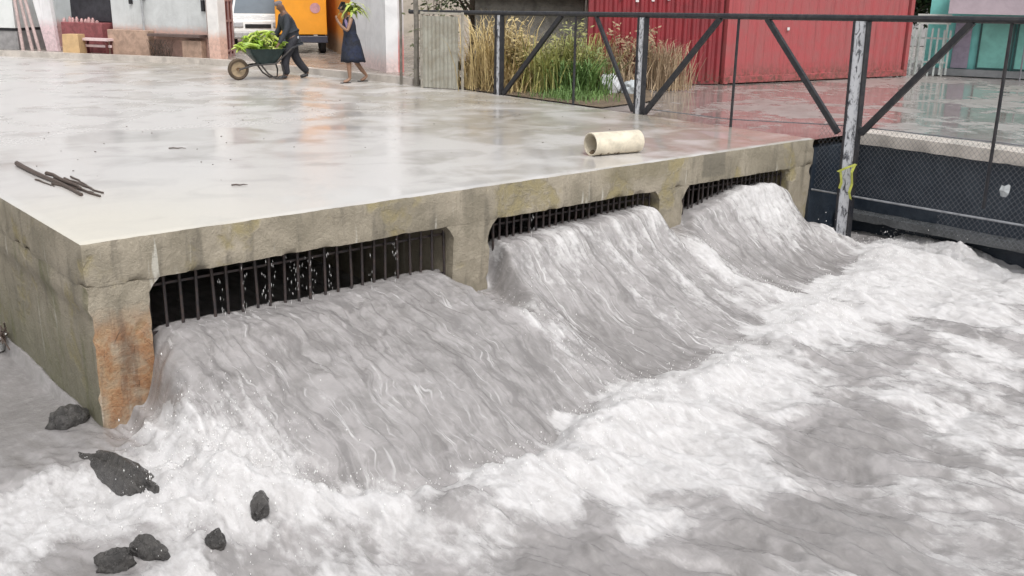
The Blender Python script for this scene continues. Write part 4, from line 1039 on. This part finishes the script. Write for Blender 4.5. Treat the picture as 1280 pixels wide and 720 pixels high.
def man(x, y, rz):
    t = thing('person', 'person in dark shirt and trousers leaning forward to push the loaded wheelbarrow', 'person', (x, y, 0), rz)
    V = {}; E = []
    V['pelvis'] = ((0, 0, .90), (.13, .15)); V['waist'] = ((.05, 0, 1.04), (.12, .15)); V['chest'] = ((.12, 0, 1.25), (.13, .18)); V['upper'] = ((.17, 0, 1.40), (.10, .17)); V['neck'] = ((.215, 0, 1.485), .06); V['head'] = ((.265, 0, 1.60), (.098, .084))
    E += [('pelvis', 'waist'), ('waist', 'chest'), ('chest', 'upper'), ('upper', 'neck'), ('neck', 'head')]
    face(V, E, 'head', (1, 0, -.25), (.25, 0, 1))
    for s in (-1, 1):
        k = 'l' if s > 0 else 'r'
        e = chain(V, E, 'upper', [((.18, s*.19, 1.40), .062), ((.22, s*.25, 1.12), .048), ((.33, s*.27, .96), .04), ((.44, s*.28, .80), .03)], k+'arm'); hand(V, E, e, (.55, 0, -.8), (0, s, 0), k, .8)
    le = [((.05, .10, .82), .10), ((.24, .11, .50), .068), ((.26, .11, .30), .058), ((.22, .11, .09), .042), ((.34, .12, .045), (.045, .035)), ((.42, .125, .035), .03)]
    re = [((-.03, -.10, .82), .10), ((-.06, -.11, .50), .068), ((-.19, -.11, .30), .058), ((-.36, -.11, .12), .042), ((-.27, -.12, .045), (.045, .035)), ((-.20, -.125, .03), .03)]
    chain(V, E, 'pelvis', le, 'lleg'); chain(V, E, 'pelvis', re, 'rleg')
    skin('body', V, E, M_skin, t)
    g = lambda r, a: tuple(q+a for q in r) if isinstance(r, tuple) else r+a
    sv = {'hem': ((-.02, 0, .80), (.165, .195)), **{k: (V[k][0], g(V[k][1], .022)) for k in ('waist', 'pelvis', 'chest', 'upper', 'larm0', 'larm1', 'larm2', 'rarm0', 'rarm1', 'rarm2')}}; sv = {k: sv[k] for k in ['pelvis']+[q for q in sv if q != 'pelvis']}
    for k in 'lr': sv[k+'cuff'] = (V[k+'arm3'][0], .045)
    skin('shirt', sv, [('pelvis', 'hem'), ('larm2', 'lcuff'), ('rarm2', 'rcuff'), ('pelvis', 'waist'), ('waist', 'chest'), ('chest', 'upper'), ('upper', 'larm0'), ('larm0', 'larm1'), ('larm1', 'larm2'), ('upper', 'rarm0'), ('rarm0', 'rarm1'), ('rarm1', 'rarm2')], M_navy, t)
    tv = {'pelvis': None, 'belt': ((.02, 0, 1.03), (.15, .185)), **{k: (V[k][0], g(V[k][1], .018)) for k in ('pelvis', 'lleg0', 'lleg1', 'lleg2', 'lleg3', 'rleg0', 'rleg1', 'rleg2', 'rleg3')}}
    for k in ('lleg1', 'lleg2', 'lleg3', 'rleg1', 'rleg2', 'rleg3'): tv[k] = (tv[k][0], tv[k][1]+.022)
    skin('trousers', tv, [('pelvis', 'belt'), ('pelvis', 'lleg0'), ('lleg0', 'lleg1'), ('lleg1', 'lleg2'), ('lleg2', 'lleg3'), ('pelvis', 'rleg0'), ('rleg0', 'rleg1'), ('rleg1', 'rleg2'), ('rleg2', 'rleg3')], M_trs, t)
    for k in ('lleg', 'rleg'):
        a, b, c = (Vector(V[f'{k}{i}'][0]) for i in (3, 4, 5)); 
        skin('shoe', {'a': (a-Vector((0, 0, .03)), .05), 'b': (b, (.056, .046)), 'c': (c+Vector((.03, 0, 0)), .035)}, [('a', 'b'), ('b', 'c')], plain('dark_shoe', (.03, .028, .03), .5), t)
    h = Vector(V['head'][0])
    skin('cap', {'a': (h+Vector((-.03, 0, .055)), (.088, .085)), 'b': (h+Vector((.03, 0, .085)), (.075, .07)), 'c': (h+Vector((.14, 0, .045)), (.03, .05))}, [('a', 'b'), ('b', 'c')], plain('greyish_cap', (.20, .17, .18), .8), t)
    MB().box((-.085, .12, .93), (.02, .13, .06), -.5).build('shirt_tail', plain('white_cloth', (.6, .62, .66), .8), t, bevel=.01)
HD = math.atan2(.16, -.98)
man(8.98, 12.78, HD)

def wheelbarrow(x, y, rz):
    t = thing('wheelbarrow', 'dark green wheelbarrow with tubular legs, pushed along the wet road', 'wheelbarrow', (x, y, 0), rz)
    M_t = plain('dark_green_tub', (.025, .05, .05), .45, .35, 7, .006); M_fr = plain('dark_tube', (.045, .04, .038), .5, .3, 12, .002)
    # tub: open top, tapered
    def ring(z, x0, x1, w, r=.06): 
        return [(x0, -w+r, z), (x0+r, -w, z), (x1-r, -w, z), (x1, -w+r, z), (x1, w-r, z), (x1-r, w, z), (x0+r, w, z), (x0, w-r, z)]
    rs = [ring(.34, -.05, .30, .17), ring(.50, -.16, .44, .27), ring(.68, -.25, .56, .34), ring(.695, -.27, .58, .36), ring(.69, -.245, .555, .335), ring(.50, -.14, .42, .25), ring(.36, -.03, .28, .15)]
    m = MB(); vs = [p for r in rs for p in r]; fs = [tuple(reversed(range(8))), tuple(48+k for k in range(8))]
    for i in range(6):
        for k in range(8): fs.append((i*8+k, i*8+(k+1) % 8, (i+1)*8+(k+1) % 8, (i+1)*8+k))
    m.add(vs, fs).build('tub', M_t, t, True, recalc=True)
    m = MB()
    for s in (-1, 1):
        m.tube([(.76, s*.07, .235), (.45, s*.14, .33), (-.05, s*.2, .36), (-.28, s*.27, .58), (-.42, s*.28, .70)], .02, 8)
    m.build('frame', M_fr, t, True)
    for s in (-1, 1):
        MB().tube([(.28, s*.18, .33), (.14, s*.20, .14), (-.02, s*.21, .03), (-.20, s*.22, .03), (-.22, s*.22, .2), (-.16, s*.21, .40)], .019, 8).build('leg', M_fr, t, True)
        MB().tube([(-.40, s*.28, .695), (-.56, s*.28, .75)], .025, 8).build('handle_grip', M_dark, t, True)
    w = MB().lathe([(.0, -.03), (.04, -.05), (.04, .05), (.0, .03)], (.76, 0, .24), 14, Matrix.Rotation(math.pi/2, 3, 'X')); wo = w.build('wheel', plain('rusty_hub', (.24, .15, .08), .6), t, True)
    MB().lathe([(.17, -.04), (.205, -.052), (.232, -.03), (.24, 0), (.232, .03), (.205, .052), (.17, .04), (.165, 0), (.17, -.04)], (.76, 0, .24), 26, Matrix.Rotation(math.pi/2, 3, 'X')).build('tyre', plain('muddy_tyre', (.10, .07, .045), .8, .3, 12, .006), wo, True)
    m = MB(); m.lathe([(.045, -.008), (.17, -.02), (.17, .02), (.045, .008)], (.76, 0, .24), 24, Matrix.Rotation(math.pi/2, 3, 'X')); m.build('rim', plain('tan_rim', (.36, .27, .17), .5, .3, 12, .003), wo, True)
wheelbarrow(8.44, 12.88, HD)
def banana(m, c, a, tilt, l, r):
    d = Vector((math.cos(a)*math.cos(tilt), math.sin(a)*math.cos(tilt), math.sin(tilt))); pts = []
    for k in range(7):
        q = k/6-.5; pts.append(Vector(c)+d*l*q+Vector((0, 0, -.28*l*q*q*2)))
    m.tube(pts, [r*.25, r*.8, r, r*1.02, r*.95, r*.6, r*.2], 6)
Ms = [leafy('green_plantain', (.36, .50, .05), (.22, .38, .04), .4), leafy('pale_green_plantain', (.52, .58, .14), (.40, .50, .12), .4)]
Rz = Matrix.Rotation(HD, 3, 'Z'); O = Vector((8.44, 12.88, 0))
GP = 'green plantains heaped in the wheelbarrow'
k = 0
for iz, (zz, n, sp) in enumerate(((.66, 10, .44), (.78, 10, .42), (.90, 8, .34), (1.0, 4, .22))):
    for i in range(n):
        p = O+Rz @ Vector((.20+random.uniform(-sp, sp)*1.1, random.uniform(-sp, sp)*.62, zz+random.uniform(-.03, .04))); m = MB()
        a0 = random.uniform(0, 6.28)
        for j in range(5): banana(m, (p.x*0+random.uniform(-.06, .06), random.uniform(-.06, .06), random.uniform(-.04, .05)), a0+random.uniform(-.5, .5), random.uniform(-.45, .3), random.uniform(.30, .46), random.uniform(.023, .032))
        o = m.build('plantain_bunch', Ms[(i+iz) % 2], None, True); o.location = p
        tag(o, 'bunch of green plantains heaped on the dark wheelbarrow', 'plantains', GP)
def woman(x, y, rz):
    t = thing('person', 'person in a dark knee-length dress striding with green leaves over the shoulder', 'person', (x, y, 0), rz)
    V = {}; E = []
    V['pelvis'] = ((0, 0, .93), (.13, .16)); V['waist'] = ((.03, 0, 1.07), (.10, .125)); V['chest'] = ((.05, 0, 1.24), (.11, .15)); V['upper'] = ((.06, 0, 1.37), (.08, .14)); V['neck'] = ((.12, 0, 1.45), .048); V['head'] = ((.17, 0, 1.575), (.088, .074))
    E += [('pelvis', 'waist'), ('waist', 'chest'), ('chest', 'upper'), ('upper', 'neck'), ('neck', 'head')]; face(V, E, 'head', (1, 0, -.1), (.1, 0, 1))
    e = chain(V, E, 'upper', [((.08, .165, 1.37), .05), ((.20, .22, 1.13), .04), ((.30, .16, 1.22), .034), ((.36, .10, 1.33), .027)], 'larm'); hand(V, E, e, (.3, -.3, .8), (0, 1, .2), 'l', .5)
    e = chain(V, E, 'upper', [((.06, -.165, 1.37), .05), ((-.06, -.22, 1.12), .04), ((-.12, -.23, .98), .034), ((-.15, -.23, .86), .027)], 'rarm'); hand(V, E, e, (-.1, 0, -1), (1, 0, 0), 'r', .5)
    chain(V, E, 'pelvis', [((.05, .09, .84), .095), ((.14, .10, .50), .062), ((.13, .10, .30), .054), ((.12, .10, .09), .036), ((.21, .11, .04), (.04, .032)), ((.29, .115, .028), .024)], 'lleg')
    chain(V, E, 'pelvis', [((-.03, -.09, .84), .095), ((-.10, -.10, .50), .062), ((-.24, -.10, .30), .054), ((-.40, -.10, .12), .036), ((-.31, -.11, .045), (.04, .032)), ((-.24, -.115, .03), .024)], 'rleg')
    skin('body', V, E, plain('light_brown_skin', (.27, .155, .10), .55, .15, 20, .001), t)
    m = MB(); rg = []
    for cx, z, rx, ry in ((.07, 1.43, .07, .13), (.06, 1.36, .115, .175), (.055, 1.24, .14, .19), (.035, 1.07, .14, .17), (.01, .92, .185, .21), (.0, .72, .23, .225), (-.01, .55, .265, .235), (-.02, .45, .285, .24), (-.02, .455, .27, .225)):
        rg.append([(cx+rx*math.cos(2*math.pi*k/24)*(1+.04*math.sin(k*2.6)*(z < .8)), ry*math.sin(2*math.pi*k/24), z+.012*math.sin(k*1.9)*(z < .6)) for k in range(24)])
    fs = []
    for i in range(len(rg)-1):
        for k in range(24): fs.append((i*24+k, i*24+(k+1) % 24, (i+1)*24+(k+1) % 24, (i+1)*24+k))
    m.add([p for r in rg for p in r], fs).build('dress', plain('dark_navy_dress', (.014, .016, .024), .8, .35, 7, .006, local=True, col2=(.02, .028, .062)), t, True, recalc=True, sharp=0)
    h = Vector(V['head'][0])
    skin('hair', {'a': (h+Vector((-.02, 0, .045)), (.095, .09)), 'b': (h+Vector((-.075, 0, -.03)), (.06, .07)), 'c': (h+Vector((.03, 0, .075)), (.07, .065))}, [('a', 'b'), ('a', 'c')], M_hair, t)
    for k in ('lleg', 'rleg'):
        b, c = (Vector(V[f'{k}{i}'][0]) for i in (4, 5)); MB().box((b+c)/2-Vector((.02, 0, .03)), (.24, .085, .02)).build('sandal', M_dark, t, bevel=.006)
    sl = MB().tube([(.03, -.12, 1.36), (.10, -.05, 1.44), (.14, .06, 1.33), (.12, .12, 1.2)], [.05, .045, .05, .06], 10); sl.build('scarf', plain('mauve_scarf', (.26, .20, .36), .8, .3, 9, .006, local=True), t, True)
    return t
woman(9.60, 11.25, HD+.05)
t = thing('leaf_bundle', 'bundle of bright green leaves carried over the shoulder of the walking woman', 'leaves', Vector((9.60, 11.25, 0)), HD+.05)
m = MB()
for i in range(64):
    a = random.uniform(-.45, .45); sd = random.choice((-1, 1)); l = random.uniform(.26, .46); w = random.uniform(.025, .05)
    base = Vector((-.02+random.uniform(-.08, .1), random.uniform(-.10, .10), 1.57+random.uniform(-.04, .09))); d = Vector((sd*random.uniform(.4, 1), random.uniform(-.6, .6), random.uniform(-.1, .4))).normalized()
    if sd > 0: l *= .6
    s = d.cross(Vector((0, 0, 1))).normalized()*w; pts = [base, base+d*l*.4+Vector((0, 0, .03)), base+d*l*.75-Vector((0, 0, .05)), base+d*l-Vector((0, 0, .22*l/.4))]
    vs = []
    for p, q in zip(pts, (.4, 1, .8, .1)): vs += [p-s*q, p+s*q]
    m.add(vs, [(0, 1, 3, 2), (2, 3, 5, 4), (4, 5, 7, 6)])
m.build('leaf_mass', Ms[1], t)
MB().tube([(-.12, 0, 1.50), (.0, 0, 1.56), (.14, .02, 1.56)], [.03, .04, .02], 8).build('stalk', Ms[0], t, True)

# ------------------------------------------------------------------ light, sky, camera
w = bpy.data.worlds.new('World'); SC.world = w; w.use_nodes = True; nt = w.node_tree
sky = nt.nodes.new('ShaderNodeTexSky'); sky.sky_type = 'NISHITA'; sky.sun_disc = False
EL, AZ = R(58), R(200)
sky.sun_elevation = EL; sky.sun_rotation = AZ; sky.dust_density = 4; sky.air_density = 1.2
hs_ = nt.nodes.new('ShaderNodeHueSaturation'); hs_.inputs['Saturation'].default_value = .12
nt.links.new(sky.outputs[0], hs_.inputs['Color']); nt.links.new(hs_.outputs[0], nt.nodes['Background'].inputs['Color'])
nt.nodes['Background'].inputs['Strength'].default_value = .15
sl = bpy.data.lights.new('sun', 'SUN'); sl.energy = 1.2; sl.angle = R(25); sl.color = (1, .97, .93)
so = bpy.data.objects.new('sun', sl); COL.objects.link(so)
dv = Vector((math.sin(AZ)*math.cos(EL), math.cos(AZ)*math.cos(EL), math.sin(EL)))
so.rotation_euler = dv.to_track_quat('Z', 'Y').to_euler(); so.location = (0, 0, 30)

cd = bpy.data.cameras.new('camera'); cam = bpy.data.objects.new('camera', cd); COL.objects.link(cam); SC.camera = cam
pitch, roll, yaw = R(16.790177), R(.9329204), R(49.194539)
F = Vector((math.cos(yaw)*math.cos(pitch), math.sin(yaw)*math.cos(pitch), -math.sin(pitch)))
Rt = Vector((math.sin(yaw), -math.cos(yaw), 0)); U = Rt.cross(F)
R2 = math.cos(roll)*Rt+math.sin(roll)*U; U2 = -math.sin(roll)*Rt+math.cos(roll)*U
cam.matrix_world = Matrix(((R2.x, U2.x, -F.x, -2.4642), (R2.y, U2.y, -F.y, -8.3207), (R2.z, U2.z, -F.z, 2.0691), (0, 0, 0, 1)))
cd.sensor_width = 36; cd.lens = 1238.51/1280*36; cd.clip_end = 2000; cd.clip_start = .05
vs_ = SC.view_settings; vs_.view_transform = 'Standard'; vs_.look = 'None'; vs_.gamma = 1; vs_.exposure = .35; vs_.use_curve_mapping = False
